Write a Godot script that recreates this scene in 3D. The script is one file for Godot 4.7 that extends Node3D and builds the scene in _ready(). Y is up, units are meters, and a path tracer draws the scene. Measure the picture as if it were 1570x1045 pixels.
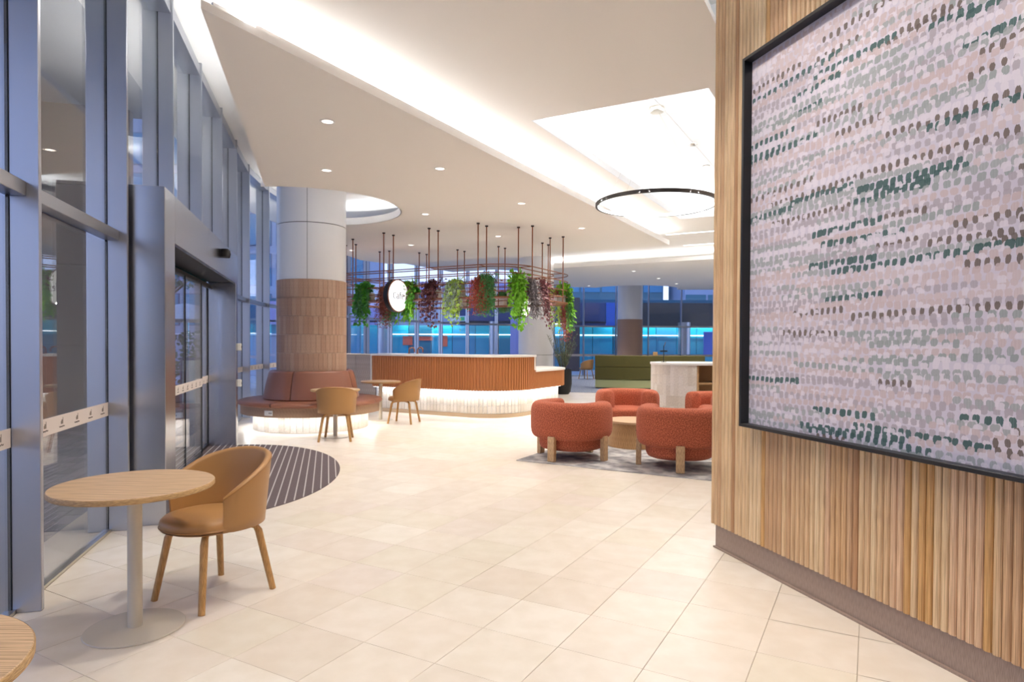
extends Node3D
# A corporate lobby: steel and glass street front on the left, cafe counter under a planted frame, lounge chairs, timber wall with a large painting.
# x right, y up, -z into the room; u and v are the building grid (29 degrees off the camera axis).

const EYE := 1.42
const FOCAL := 987.87
const MID_ROW := 541.94     # picture row of the lens axis (the photograph was taken with a shifted lens)
const PITCH := -0.01556
const ROLL := 0.00483
const GRID_TURN := -0.50793
const LOW := 3.65      # lower soffits
const MID := 3.95      # ceiling over the lounge
const HIGH := 4.75      # ceiling along the glass
var U := Vector3(sin(0.50793), 0, -cos(0.50793))
var V := Vector3(cos(0.50793), 0, sin(0.50793))
var rng := RandomNumberGenerator.new()
var M := {}
var taken := {}

func g(u: float, v: float, y := 0.0) -> Vector3:
	return U * u + V * v + Vector3(0, y, 0)

func to_px(p: Vector3) -> Vector2:      # where a point shows in the 1570 x 1045 frame
	var q := Basis.from_euler(Vector3(PITCH, 0, ROLL)).inverse() * (p - Vector3(0, EYE, 0))
	return Vector2(785 + FOCAL * q.x / -q.z, MID_ROW - FOCAL * q.y / -q.z)

# ---------------------------------------------------------------- mesh builder
class MB:
	var p := PackedVector3Array()
	var n := PackedVector3Array()
	var t := PackedVector2Array()
	var c := PackedColorArray()
	var col := Color.WHITE
	var tinted := false
	func tri(a: Vector3, b: Vector3, d: Vector3, na: Vector3, nb: Vector3, nd: Vector3) -> void:
		if (b - a).cross(d - a).dot(na + nb + nd) > 0.0:
			p.append_array([a, d, b]); n.append_array([na, nd, nb])
		else:
			p.append_array([a, b, d]); n.append_array([na, nb, nd])
		if tinted:
			c.append_array([col, col, col])
	func poly(pts: Array, out: Vector3) -> void:       # flat convex polygon whose front looks along out
		var k: Vector3 = Vector3.ZERO
		for i in range(1, pts.size() - 1):
			k += (pts[i] - pts[0]).cross(pts[i + 1] - pts[0])
		k = k.normalized()
		if k.dot(out) < 0.0:
			k = -k
		for i in range(1, pts.size() - 1):
			tri(pts[0], pts[i], pts[i + 1], k, k, k)
	func box(ctr: Vector3, size: Vector3, bev := 0.0, bs := Basis.IDENTITY) -> MB:
		var h := size * 0.5
		var b := minf(bev, minf(h.x, minf(h.y, h.z)) * 0.9)
		var at := func(sx: int, sy: int, sz: int, ax: int) -> Vector3:
			var q := Vector3(sx * h.x, sy * h.y, sz * h.z)
			if b > 0.0:
				for k in 3:
					if k != ax:
						q[k] -= signf(q[k]) * b
			return ctr + bs * q
		for ax in 3:
			for s in [-1, 1]:
				var e := []
				for w in [[-1, -1], [1, -1], [1, 1], [-1, 1]]:
					var sg := [0, 0, 0]
					sg[ax] = s; sg[(ax + 1) % 3] = w[0]; sg[(ax + 2) % 3] = w[1]
					e.append(at.call(sg[0], sg[1], sg[2], ax))
				var o := Vector3.ZERO
				o[ax] = s
				poly(e, bs * o)
		if b > 0.0:
			for ax in 3:
				var a1 := (ax + 1) % 3
				var a2 := (ax + 2) % 3
				for s1 in [-1, 1]:
					for s2 in [-1, 1]:
						var e := []
						for w in [[-1, a1], [1, a1], [1, a2], [-1, a2]]:
							var sg := [0, 0, 0]
							sg[ax] = w[0]; sg[a1] = s1; sg[a2] = s2
							e.append(at.call(sg[0], sg[1], sg[2], w[1]))
						var o := Vector3.ZERO
						o[a1] = s1; o[a2] = s2
						poly(e, bs * o)
			for sx in [-1, 1]:
				for sy in [-1, 1]:
					for sz in [-1, 1]:
						poly([at.call(sx, sy, sz, 0), at.call(sx, sy, sz, 1), at.call(sx, sy, sz, 2)], bs * Vector3(sx, sy, sz))
		return self
	func prism(shape: PackedVector2Array, y0: float, y1: float) -> MB:    # shape in x and z
		var ix := Geometry2D.triangulate_polygon(shape)
		for i in range(0, ix.size(), 3):
			var a := shape[ix[i]]; var b := shape[ix[i + 1]]; var d := shape[ix[i + 2]]
			tri(Vector3(a.x, y1, a.y), Vector3(b.x, y1, b.y), Vector3(d.x, y1, d.y), Vector3.UP, Vector3.UP, Vector3.UP)
			tri(Vector3(a.x, y0, a.y), Vector3(b.x, y0, b.y), Vector3(d.x, y0, d.y), Vector3.DOWN, Vector3.DOWN, Vector3.DOWN)
		var cw := 1.0 if Geometry2D.is_polygon_clockwise(shape) else -1.0
		for i in shape.size():
			var a := shape[i]; var b := shape[(i + 1) % shape.size()]
			var e := (b - a)
			poly([Vector3(a.x, y0, a.y), Vector3(b.x, y0, b.y), Vector3(b.x, y1, b.y), Vector3(a.x, y1, a.y)], Vector3(-e.y, 0, e.x) * cw)
		return self
	func grid(rows: Array, wrap_rows := false, wrap_cols := false, caps := false) -> MB:     # smooth skin over rows of points
		var R := rows.size()
		var C: int = rows[0].size()
		var nn := []
		for i in R:
			var e := PackedVector3Array(); e.resize(C); nn.append(e)
		var faces := []
		var vol := 0.0
		var mid: Vector3 = Vector3.ZERO
		for i in R:
			for j in C:
				mid += rows[i][j]
		mid /= R * C
		for i in (R if wrap_rows else R - 1):
			for j in (C if wrap_cols else C - 1):
				var i2 := (i + 1) % R; var j2 := (j + 1) % C
				var f := [[i, j], [i2, j], [i2, j2], [i, j2]]
				var a: Vector3 = rows[i][j]; var b: Vector3 = rows[i2][j]; var d: Vector3 = rows[i2][j2]; var e: Vector3 = rows[i][j2]
				var k := (d - a).cross(e - b)
				vol += k.dot((a + d) * 0.5 - mid)
				faces.append([f, k])
		var s := 1.0 if vol >= 0.0 else -1.0
		for fk in faces:
			for q in fk[0]:
				nn[q[0]][q[1]] += fk[1] * s
		for fk in faces:
			var f: Array = fk[0]
			var v := []
			var w := []
			for q in f:
				v.append(rows[q[0]][q[1]])
				var m: Vector3 = nn[q[0]][q[1]]
				w.append(m.normalized() if m.length() > 1e-12 else (fk[1] * s).normalized())
			tri(v[0], v[1], v[2], w[0], w[1], w[2])
			tri(v[0], v[2], v[3], w[0], w[2], w[3])
		if caps:
			for i in [0, R - 1]:
				var o: Vector3 = (rows[0][0] - rows[1][0]) if i == 0 else (rows[R - 1][0] - rows[R - 2][0])
				poly(Array(rows[i]), o)
		return self
	func lathe(prof: Array, segs := 32, ctr := Vector3.ZERO, a0 := 0.0, a1 := TAU, bs := Basis.IDENTITY) -> MB:   # prof: Vector2(radius, y) bottom to top round the outside
		var sn := []
		for i in prof.size() - 1:
			var e: Vector2 = prof[i + 1] - prof[i]
			sn.append(Vector2(e.y, -e.x).normalized())
		for i in prof.size() - 1:
			var m0: Vector2 = sn[i]; var m1: Vector2 = sn[i]
			if i > 0 and sn[i - 1].dot(sn[i]) > 0.72: m0 = (sn[i - 1] + sn[i]).normalized()
			if i < sn.size() - 1 and sn[i + 1].dot(sn[i]) > 0.72: m1 = (sn[i + 1] + sn[i]).normalized()
			for k in segs:
				var x := a0 + (a1 - a0) * k / segs; var y := a0 + (a1 - a0) * (k + 1) / segs
				var q := []
				var w := []
				for z in [[prof[i], m0, x], [prof[i], m0, y], [prof[i + 1], m1, y], [prof[i + 1], m1, x]]:
					q.append(ctr + bs * Vector3(z[0].x * sin(z[2]), z[0].y, z[0].x * cos(z[2])))
					w.append(bs * Vector3(z[1].x * sin(z[2]), z[1].y, z[1].x * cos(z[2])))
				if prof[i].x > 1e-6: tri(q[0], q[1], q[2], w[0], w[1], w[2])
				if prof[i + 1].x > 1e-6: tri(q[0], q[2], q[3], w[0], w[2], w[3])
		return self
	func tube(path: Array, r, segs := 8, closed := false, caps := true) -> MB:
		var rows := []
		var up := Vector3.UP
		for i in path.size():
			var a: Vector3 = path[(i - 1 + path.size()) % path.size()] if closed or i > 0 else path[0]
			var b: Vector3 = path[(i + 1) % path.size()] if closed or i < path.size() - 1 else path[-1]
			var d := (b - a).normalized()
			if absf(d.dot(up)) > 0.95: up = Vector3.RIGHT if absf(d.x) < 0.7 else Vector3.FORWARD
			var x := d.cross(up).normalized(); var y := x.cross(d)
			up = y
			var rr: float = r[i] if r is Array else r
			var row := PackedVector3Array()
			for k in segs:
				row.append(path[i] + (x * cos(TAU * k / segs) + y * sin(TAU * k / segs)) * rr)
			rows.append(row)
		return grid(rows, closed, true, caps and not closed)
	func leaf(at: Vector3, along: Vector3, across: Vector3, l: float, w: float, fold := 0.25) -> void:
		var nrm := along.cross(across).normalized()
		var b := at + along * l * 0.45 + nrm * l * 0.06
		var tip := at + along * l
		var s1 := b + across * w * 0.5 - nrm * w * fold
		var s2 := b - across * w * 0.5 - nrm * w * fold
		for q in [[at, s1, tip], [at, tip, s2]]:
			var k: Vector3 = (q[1] - q[0]).cross(q[2] - q[0]).normalized()
			if k.dot(nrm) < 0: k = -k
			tri(q[0], q[1], q[2], k, k, k)
	func mesh() -> ArrayMesh:
		var a := []
		a.resize(Mesh.ARRAY_MAX)
		a[Mesh.ARRAY_VERTEX] = p; a[Mesh.ARRAY_NORMAL] = n
		if tinted: a[Mesh.ARRAY_COLOR] = c
		var m := ArrayMesh.new()
		m.add_surface_from_arrays(Mesh.PRIMITIVE_TRIANGLES, a)
		return m

# ---------------------------------------------------------------- objects
func numbered(called: String) -> String:
	taken[called] = taken.get(called, -1) + 1
	return called if taken[called] == 0 else "%s_%03d" % [called, taken[called]]

func part(called: String, mb, m: Material, parent: Node3D, at := Vector3.ZERO, turn := 0.0) -> MeshInstance3D:
	var o := MeshInstance3D.new()
	o.name = called
	o.mesh = mb.mesh() if mb is MB else mb
	o.material_override = m
	parent.add_child(o, true)
	o.position = at; o.rotation.y = turn
	return o

func thing(called: String, label: String, category: String, at := Vector3.ZERO, turn := 0.0, group := "") -> Node3D:
	var o := Node3D.new()
	o.name = numbered(called)
	add_child(o)
	o.position = at; o.rotation.y = turn
	tag(o, label, category, group)
	return o

func tag(o: Node, label: String, category: String, group := "") -> void:
	o.set_meta("label", label); o.set_meta("category", category)
	if group: o.set_meta("group", group)

func single(called: String, mb, m: Material, label: String, category: String, at := Vector3.ZERO, turn := 0.0, group := "") -> MeshInstance3D:
	var o := part(numbered(called), mb, m, self, at, turn)
	tag(o, label, category, group)
	return o

func struct(called: String, mb, m: Material, label: String, category := "structure") -> Node3D:
	var o: Node3D
	if mb == null:
		o = Node3D.new(); o.name = called; add_child(o)
	else:
		o = part(called, mb, m, self)
	o.set_meta("kind", "structure")
	tag(o, label, category)
	return o

func copy(o: Node3D, base: String, label: String, at: Vector3, turn: float) -> Node3D:
	var c := o.duplicate()
	c.name = numbered(base)
	add_child(c)
	c.position = at; c.rotation.y = turn
	c.set_meta("label", label)
	return c

func facing(x: float, z: float) -> float:      # turn that brings local -z to (x, z)
	return atan2(-x, -z)

# ---------------------------------------------------------------- materials
func noise_tex(sd: int, freq: float, lo: Color, hi: Color, octaves := 4, kind := FastNoiseLite.TYPE_SIMPLEX_SMOOTH, size := 512, a := 0.25, b := 0.75) -> NoiseTexture2D:
	var f := FastNoiseLite.new()
	f.seed = sd; f.frequency = freq; f.fractal_octaves = octaves; f.noise_type = kind
	var t := NoiseTexture2D.new()
	t.width = size; t.height = size; t.seamless = true; t.noise = f
	var r := Gradient.new()
	r.offsets = PackedFloat32Array([a, b]); r.colors = PackedColorArray([lo, hi])
	t.color_ramp = r
	return t

func rgb(r: int, gg: int, b: int) -> Color:
	return Color8(r, gg, b)

func mat(called: String, col: Color, rough := 0.6, metal := 0.0) -> StandardMaterial3D:
	var m := StandardMaterial3D.new()
	m.resource_name = called
	m.albedo_color = col; m.roughness = rough; m.metallic = metal
	M[called] = m
	return m

func grained(called: String, col: Color, tex: Texture2D, scale: Vector3, rough := 0.6, world := true) -> StandardMaterial3D:
	var m := mat(called, col, rough)
	m.albedo_texture = tex
	m.uv1_triplanar = true; m.uv1_world_triplanar = world; m.uv1_scale = scale
	m.uv1_triplanar_sharpness = 4.0
	return m

func glow(called: String, col: Color, energy: float) -> StandardMaterial3D:
	var m := mat(called, Color(0.9, 0.9, 0.9), 0.5)
	m.emission_enabled = true; m.emission = col; m.emission_energy_multiplier = energy
	return m

var tile_tints := []
var timber := []
var clad_tints := []
var cream_tints := []

func materials() -> void:
	var g1 := Color(0.93, 0.93, 0.93)
	var wood_t := noise_tex(3, 0.02, Color(0.80, 0.77, 0.73), Color.WHITE, 5)
	var vein_t := noise_tex(8, 0.008, Color(0.975, 0.968, 0.955), Color.WHITE, 6, FastNoiseLite.TYPE_SIMPLEX_SMOOTH, 512, 0.2, 0.8)
	var weave_t := noise_tex(11, 0.22, Color(0.66, 0.6, 0.58), Color.WHITE, 2, FastNoiseLite.TYPE_SIMPLEX, 256, 0.3, 0.72)
	var soft_t := noise_tex(15, 0.03, g1, Color.WHITE, 3, FastNoiseLite.TYPE_SIMPLEX_SMOOTH, 256)
	# stone floor tiles
	for c in [rgb(233, 221, 205), rgb(235, 224, 208), rgb(231, 219, 203), rgb(237, 227, 212), rgb(228, 215, 198), rgb(234, 222, 206), rgb(231, 218, 204), rgb(230, 219, 200)]:
		tile_tints.append(grained("stone_tile_%d" % tile_tints.size(), c, vein_t, Vector3(1.1, 1.1, 1.1), 0.34))
	var vt := grained("stone_tile_far", Color.WHITE, vein_t, Vector3(1.1, 1.1, 1.1), 0.34)
	vt.vertex_color_use_as_albedo = true
	mat("grout", rgb(196, 182, 162), 0.8)
	# ceiling and plaster
	mat("plaster", rgb(245, 241, 236), 0.9)
	mat("white_paint", rgb(238, 238, 238), 0.8)
	grained("perforated", rgb(240, 240, 240), noise_tex(5, 0.25, Color(0.94, 0.94, 0.94), Color.WHITE, 1), Vector3(2, 2, 2), 0.8)
	mat("white_panel", rgb(236, 236, 238), 0.35)
	mat("seam", rgb(70, 70, 74), 0.8)
	# timber battens, kickboard
	for c in [rgb(226, 190, 146), rgb(234, 202, 158), rgb(214, 174, 132), rgb(240, 212, 170), rgb(194, 148, 106), rgb(221, 180, 132), rgb(218, 170, 108), rgb(230, 192, 154)]:
		timber.append(grained("timber_%d" % timber.size(), c, wood_t, Vector3(22, 0.25, 22), 0.5))
	grained("kick_laminate", rgb(166, 143, 128), noise_tex(31, 0.03, Color(0.84, 0.83, 0.82), Color.WHITE, 4), Vector3(22, 1.0, 22), 0.5)
	grained("oak", rgb(212, 172, 122), wood_t, Vector3(4, 22, 22), 0.45)
	grained("oak_table", rgb(222, 188, 148), wood_t, Vector3(0.3, 20, 11), 0.42)
	grained("oak_edge", rgb(206, 168, 116), wood_t, Vector3(3, 30, 3), 0.5)
	grained("oak_leg", rgb(205, 158, 98), wood_t, Vector3(24, 1.4, 24), 0.45)
	grained("block_leg", rgb(214, 176, 130), wood_t, Vector3(16, 1.4, 16), 0.5)
	grained("oak_drum", rgb(206, 164, 112), wood_t, Vector3(18, 1.0, 18), 0.5)
	grained("apron_oak", rgb(188, 154, 126), wood_t, Vector3(20, 0.9, 20), 0.55)
	grained("grey_oak", rgb(198, 182, 168), wood_t, Vector3(20, 0.9, 20), 0.55)
	for c in [rgb(196, 162, 138), rgb(188, 153, 130), rgb(202, 170, 146), rgb(192, 158, 134)]:
		clad_tints.append(grained("clad_%d" % clad_tints.size(), c, noise_tex(41, 0.03, Color(0.86, 0.84, 0.83), Color.WHITE, 4), Vector3(24, 1.0, 24), 0.55))
	for c in [rgb(228, 218, 204), rgb(222, 211, 196), rgb(232, 223, 211), rgb(218, 206, 190)]:
		cream_tints.append(grained("cream_tile_%d" % cream_tints.size(), c, soft_t, Vector3(8, 3, 8), 0.45))
	mat("clad_grout", rgb(214, 194, 176), 0.8)
	mat("bronze_kick", rgb(186, 160, 130), 0.45)
	mat("flute", rgb(178, 112, 62), 0.5)
	grained("terrazzo", rgb(240, 236, 228), noise_tex(51, 0.12, Color(0.82, 0.8, 0.76), Color.WHITE, 2, FastNoiseLite.TYPE_CELLULAR, 256, 0.1, 0.3), Vector3(6, 6, 6), 0.3)
	# upholstery
	mat("tan_leather", rgb(176, 130, 78), 0.42)
	mat("tan_piping", rgb(160, 112, 60), 0.5)
	mat("brown_leather", rgb(152, 100, 78), 0.4)
	var boucle := grained("terracotta_weave", rgb(208, 112, 78), weave_t, Vector3(1.1, 1.1, 1.1), 0.95, false)
	boucle.rim_enabled = true; boucle.rim = 0.5; boucle.rim_tint = 0.7
	var olive := grained("olive_weave", rgb(110, 106, 54), weave_t, Vector3(3, 3, 3), 0.95)
	olive.rim_enabled = true; olive.rim = 0.3; olive.rim_tint = 0.8
	mat("sage_vinyl", rgb(186, 186, 132), 0.5)
	grained("grey_rug", rgb(190, 185, 180), noise_tex(61, 0.02, Color(0.72, 0.72, 0.74), Color.WHITE, 6, FastNoiseLite.TYPE_SIMPLEX, 512), Vector3(0.35, 0.35, 0.35), 1.0)
	grained("far_carpet", rgb(150, 156, 170), noise_tex(62, 0.05, Color(0.75, 0.75, 0.77), Color.WHITE, 4), Vector3(0.6, 0.6, 0.6), 1.0)
	grained("mat_pile", rgb(118, 106, 108), weave_t, Vector3(6, 6, 6), 1.0)
	mat("mat_strip", rgb(205, 200, 196), 0.4, 0.4)
	# metal
	mat("steel", rgb(186, 188, 195), 0.34, 1.0)
	mat("steel_edge", rgb(214, 210, 200), 0.35, 1.0)
	mat("brushed", rgb(188, 190, 196), 0.24, 1.0)
	mat("satin_paint", rgb(205, 194, 176), 0.4)
	mat("copper", rgb(150, 98, 70), 0.4, 0.6)
	mat("black_metal", rgb(28, 28, 30), 0.45, 0.3)
	mat("black_rubber", rgb(14, 14, 16), 0.7)
	mat("dark_bronze", rgb(52, 46, 42), 0.4, 0.6)
	mat("frame_black", rgb(20, 20, 22), 0.4)
	mat("white_plastic", rgb(240, 238, 232), 0.4)
	mat("dark_dot", rgb(60, 58, 56), 0.6)
	mat("band_film", rgb(224, 212, 204), 0.7)
	mat("band_print", rgb(140, 128, 118), 0.7)
	mat("band_text", rgb(96, 84, 78), 0.7)
	mat("sign_text", rgb(150, 154, 178), 0.6)
	var gl := mat("glass", Color(0.86, 0.93, 0.95, 0.05), 0.0)
	gl.transparency = BaseMaterial3D.TRANSPARENCY_ALPHA
	# light fittings
	glow("lamp_face", Color(1, 0.97, 0.92), 4.0)
	glow("cove_led", Color(0.98, 0.99, 1.0), 3.0)
	glow("sign_face", Color(1, 1, 1), 0.95)
	# plants
	for q in [["leaf_green", rgb(88, 164, 52)], ["leaf_bright", rgb(132, 194, 52)], ["leaf_lime", rgb(178, 208, 92)], ["leaf_fern", rgb(90, 150, 84)], ["leaf_red", rgb(172, 78, 60)], ["leaf_rust", rgb(158, 92, 70)], ["leaf_plum", rgb(104, 58, 62)], ["leaf_silver", rgb(160, 178, 160)], ["leaf_smoke", rgb(118, 108, 112)], ["leaf_olive", rgb(112, 126, 92)], ["leaf_tree", rgb(70, 104, 62)]]:
		var l := mat(q[0], q[1], 0.55)
		l.backlight_enabled = true; l.backlight = q[1].darkened(0.45)
	mat("stem", rgb(96, 84, 56), 0.8)
	mat("pot_white", rgb(224, 222, 216), 0.6)
	# outdoors
	for c in [rgb(112, 112, 122), rgb(98, 98, 110), rgb(124, 122, 130)]:
		mat("paver_%d" % int(c.r8), c, 0.7)
	mat("paver_joint", rgb(168, 166, 170), 0.9)
	grained("brown_panel", rgb(84, 60, 58), noise_tex(81, 0.05, Color(0.85, 0.85, 0.85), Color.WHITE, 4), Vector3(1, 1, 1), 0.6)
	mat("canopy_soffit", rgb(150, 148, 152), 0.8)
	mat("dark_fascia", rgb(36, 36, 42), 0.5)
	mat("teal_panel", rgb(8, 154, 184), 0.4)
	mat("teal_deep", rgb(16, 100, 124), 0.4)
	mat("blue_panel", rgb(34, 58, 112), 0.4)
	mat("blue_bright", rgb(52, 100, 196), 0.4)
	mat("lilac_panel", rgb(168, 160, 206), 0.5)
	mat("pale_concrete", rgb(176, 180, 196), 0.8)
	mat("cyan_glazing", rgb(50, 140, 176), 0.15)
	mat("teal_glazing", rgb(30, 110, 126), 0.15)
	mat("orange_paint", rgb(200, 84, 50), 0.5)
	mat("parasol_cloth", rgb(230, 232, 236), 0.8)
	mat("board_face", rgb(206, 222, 222), 0.6)
	mat("board_frame", rgb(74, 92, 130), 0.6)
	mat("blue_tub", rgb(40, 70, 160), 0.5)
	mat("green_sign", rgb(40, 190, 110), 0.5)

# ---------------------------------------------------------------- lights
const LAMP_WARM := Color(1.0, 0.975, 0.945)
const LAMP_COVE := Color(0.97, 0.985, 1.0)
const DOWN_ENERGY := 4.0

func area_light(parent: Node3D, at: Vector3, towards: Vector3, along: Vector3, w: float, h: float, energy: float, col: Color) -> void:
	var l := AreaLight3D.new()
	l.name = "light"
	parent.add_child(l, true)
	var z := -towards.normalized()
	var x := (along - z * along.dot(z)).normalized()
	l.transform = Transform3D(Basis(x, z.cross(x), z), at)
	l.area_size = Vector2(w, h)
	l.light_energy = energy; l.light_color = col
	l.area_range = 40.0
	l.shadow_enabled = true

var lamp_ring: ArrayMesh
var lamp_lens: ArrayMesh
func downlight(at: Vector3, label: String, group: String, energy := DOWN_ENERGY, angle := 52.0, towards := Vector3.DOWN) -> void:
	if lamp_ring == null:
		lamp_ring = MB.new().lathe([Vector2(0.055, -0.006), Vector2(0.075, -0.006), Vector2(0.078, 0.0)], 24).mesh()
		lamp_lens = MB.new().lathe([Vector2(0.0, -0.003), Vector2(0.055, -0.003)], 24).mesh()
	var t := thing("downlight", label, "downlight", at, 0.0, group)
	part("trim_ring", lamp_ring, M.white_paint, t)
	part("lens", lamp_lens, M.lamp_face, t)
	var l := SpotLight3D.new()
	l.name = "light"
	t.add_child(l)
	l.position = Vector3(0, -0.03, 0)
	l.basis = Basis.looking_at(towards, Vector3.FORWARD if absf(towards.y) > 0.9 else Vector3.UP)
	l.spot_angle = angle; l.spot_angle_attenuation = 0.8; l.spot_range = 40.0
	l.light_energy = energy; l.light_color = LAMP_WARM; l.light_size = 0.06
	l.shadow_enabled = true

func _ready() -> void:
	rng.seed = 7
	var cam := Camera3D.new()
	cam.name = "camera"
	add_child(cam)
	cam.position = Vector3(0, EYE, 0)
	cam.rotation = Vector3(PITCH, 0, ROLL)
	cam.near = 0.05; cam.far = 400.0
	cam.projection = Camera3D.PROJECTION_FRUSTUM
	cam.size = 2.0 * 0.05 * 522.5 / FOCAL
	cam.frustum_offset = Vector2(0, 0.05 * (MID_ROW - 522.5) / FOCAL)
	cam.current = true
	var we := WorldEnvironment.new()
	we.name = "world"
	add_child(we)
	var env := Environment.new()
	we.environment = env
	env.background_mode = Environment.BG_SKY
	var sky := Sky.new()
	var sm := ProceduralSkyMaterial.new()
	sm.sky_top_color = rgb(120, 160, 235); sm.sky_horizon_color = rgb(206, 218, 250)
	sm.ground_bottom_color = rgb(90, 95, 110); sm.ground_horizon_color = rgb(180, 188, 210)
	sm.sky_energy_multiplier = 1.45
	sky.sky_material = sm
	env.sky = sky
	env.tonemap_mode = Environment.TONE_MAPPER_LINEAR
	env.tonemap_exposure = 1.0
	env.sdfgi_enabled = true; env.ssao_enabled = true; env.ssil_enabled = true
	materials()
	build_floor()
	build_ceilings()
	build_facade()
	build_portal()
	build_timber_wall()
	build_columns()
	build_counter()
	build_planter()
	build_tile_bar()
	build_bench()
	build_seating()
	build_lamps()
	build_small()
	build_outside()

# ---------------------------------------------------------------- floor
const TILE := 0.4105
func build_floor() -> void:
	var f := struct("floor", null, null, "pale cream limestone tile floor across the whole lobby", "floor")
	part("screed", MB.new().prism(PackedVector2Array([Vector2(-1.2, 5), Vector2(13.5, 5), Vector2(13.5, -31), Vector2(3, -30.2), Vector2(-1.2, -28.6), Vector2(-4.2, -25.4), Vector2(-5.8, -20.5), Vector2(-6.2, -16.6), Vector2(-5.6, -12.2), Vector2(-2.7, -2.5), Vector2(-0.9, 5)]), -0.25, -0.004), M.grout, f)
	var slab := MB.new()
	var a := TILE * 0.5 - 0.0009
	var b := a - 0.0012
	var top := [Vector3(-b, 0, -b), Vector3(b, 0, -b), Vector3(b, 0, b), Vector3(-b, 0, b)]
	var low := [Vector3(-a, -0.0018, -a), Vector3(a, -0.0018, -a), Vector3(a, -0.0018, a), Vector3(-a, -0.0018, a)]
	slab.poly(top, Vector3.UP)
	for i in 4:
		var j := (i + 1) % 4
		var o: Vector3 = top[i] + top[j]
		slab.poly([top[i], top[j], low[j], low[i]], o.normalized() + Vector3.UP)
		slab.poly([low[i], low[j], low[j] - Vector3(0, 0.008, 0), low[i] - Vector3(0, 0.008, 0)], o)
	var tile := slab.mesh()
	var shown := []
	var rest := []
	var o0 := Vector2(-0.1381, -3.198)      # a joint crossing read off the photograph
	var room := PackedVector2Array()
	for q in LEFT: room.append(Vector2(q[1] + 0.03, q[0]))
	room.append_array([Vector2(13.4, -30), Vector2(13.4, 5)])
	var cut := []
	for i in range(-62, 60):
		for j in range(-26, 84):
			var c := Vector3(o0.x, 0, o0.y) + V * TILE * (i + 0.5) + U * TILE * (j + 0.5)
			if c.z > 4.6 or c.z < -29.5 or c.x > 13.0: continue
			rng.seed = (i + 100) * 1000 + j + 100
			var k := rng.randi() % 8
			if absf(c.x - left_edge(c.z)) < 0.42 or c.z < -26.0:
				var sq := PackedVector2Array()
				for w in top: sq.append(xz(c + Basis(Vector3.UP, GRID_TURN) * w))
				cut.append([sq, k])
				continue
			if c.x < left_edge(c.z): continue
			var near := -c.z
			if near > 2.2 and absf(c.x) < near * 0.85 and c.x < 1.5 + maxf(0, (near - 4.4) * 0.4):
				shown.append([near + absf(c.x) * 0.3, c, k])
			else:
				rest.append([c, k])
	shown.sort_custom(func(x, y): return x[0] < y[0])
	for q in shown.slice(0, 300):
		part("floor_tile", tile, tile_tints[q[2]], f, q[1], GRID_TURN)
	var far := MB.new()
	far.tinted = true
	for q in shown.slice(300):
		rest.append([q[1], q[2]])
	for q in rest:
		far.col = tile_tints[q[1]].albedo_color.srgb_to_linear()
		var bs := Basis(Vector3.UP, GRID_TURN)
		for i in range(0, 30, 3):
			far.tri(q[0] + bs * slab.p[i], q[0] + bs * slab.p[i + 1], q[0] + bs * slab.p[i + 2], bs * slab.n[i], bs * slab.n[i + 1], bs * slab.n[i + 2])
	for q in cut:
		far.col = tile_tints[q[1]].albedo_color.srgb_to_linear()
		for pc in Geometry2D.intersect_polygons(q[0], room):
			far.prism(pc, -0.01, 0.0)
	var o := part("tile_field", far, M.stone_tile_far, f)
	o.set_meta("kind", "stuff")
	# entrance mat: half ellipse against the doors
	var mt := thing("entrance_mat", "half oval striped brown entrance mat inside the steel doorway", "mat", Vector3(-3.2, 0, -6.95), facing(-0.2756, -0.9613))
	var shape := PackedVector2Array()
	for i in 41:
		var w := PI * i / 40.0
		shape.append(Vector2(1.30 * sin(w) , 2.02 * cos(w)))
	shape.append(Vector2(-0.45, -2.02)); shape.append(Vector2(-0.45, 2.02))
	part("pile", MB.new().prism(shape, 0.0, 0.004), M.mat_pile, mt)
	for i in 23:
		var x := -0.40 + i * 0.075
		var h := 2.0 * sqrt(maxf(0.0, 1.0 - pow(maxf(x, 0.0) / 1.30, 2)))
		if h > 0.1:
			part("metal_strip", MB.new().box(Vector3(x, 0.005, 0), Vector3(0.011, 0.003, h * 2.0)), M.mat_strip, mt)
	# lounge rug and far carpet
	single("lounge_rug", MB.new().box(Vector3(-1.75, 0.004, -8.9), Vector3(4.0, 0.008, 4.1), 0.003), M.grey_rug, "mottled grey rug under the terracotta armchairs", "rug", Vector3.ZERO, GRID_TURN)
	single("far_carpet", MB.new().prism(PackedVector2Array([Vector2(1.3, -19.0), Vector2(8.6, -17.4), Vector2(9.6, -26.4), Vector2(2.2, -26.4), Vector2(0.9, -24)]), 0.0, 0.008), M.far_carpet, "blue grey carpet in front of the far glass wall", "carpet")

const LEFT := [[5.0, -0.2], [-3.35, -2.61], [-12.1, -5.08], [-13.6, -5.28], [-17.2, -5.35], [-21.6, -4.6], [-25.4, -2.4], [-27.9, 0.7], [-28.9, 3.28], [-29.0, 13.4]]
func left_edge(z: float) -> float:
	var k := LEFT
	for i in k.size() - 1:
		if z <= k[i][0] and z >= k[i + 1][0]:
			return lerpf(k[i][1], k[i + 1][1], (k[i][0] - z) / (k[i][0] - k[i + 1][0]))
	return 0.0

# ---------------------------------------------------------------- ceilings
func xz(p: Vector3) -> Vector2:
	return Vector2(p.x, p.z)

func circle(c: Vector2, r: float, n := 64) -> PackedVector2Array:
	var a := PackedVector2Array()
	for i in n:
		a.append(c + Vector2(cos(TAU * i / n), sin(TAU * i / n)) * r)
	return a

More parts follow.
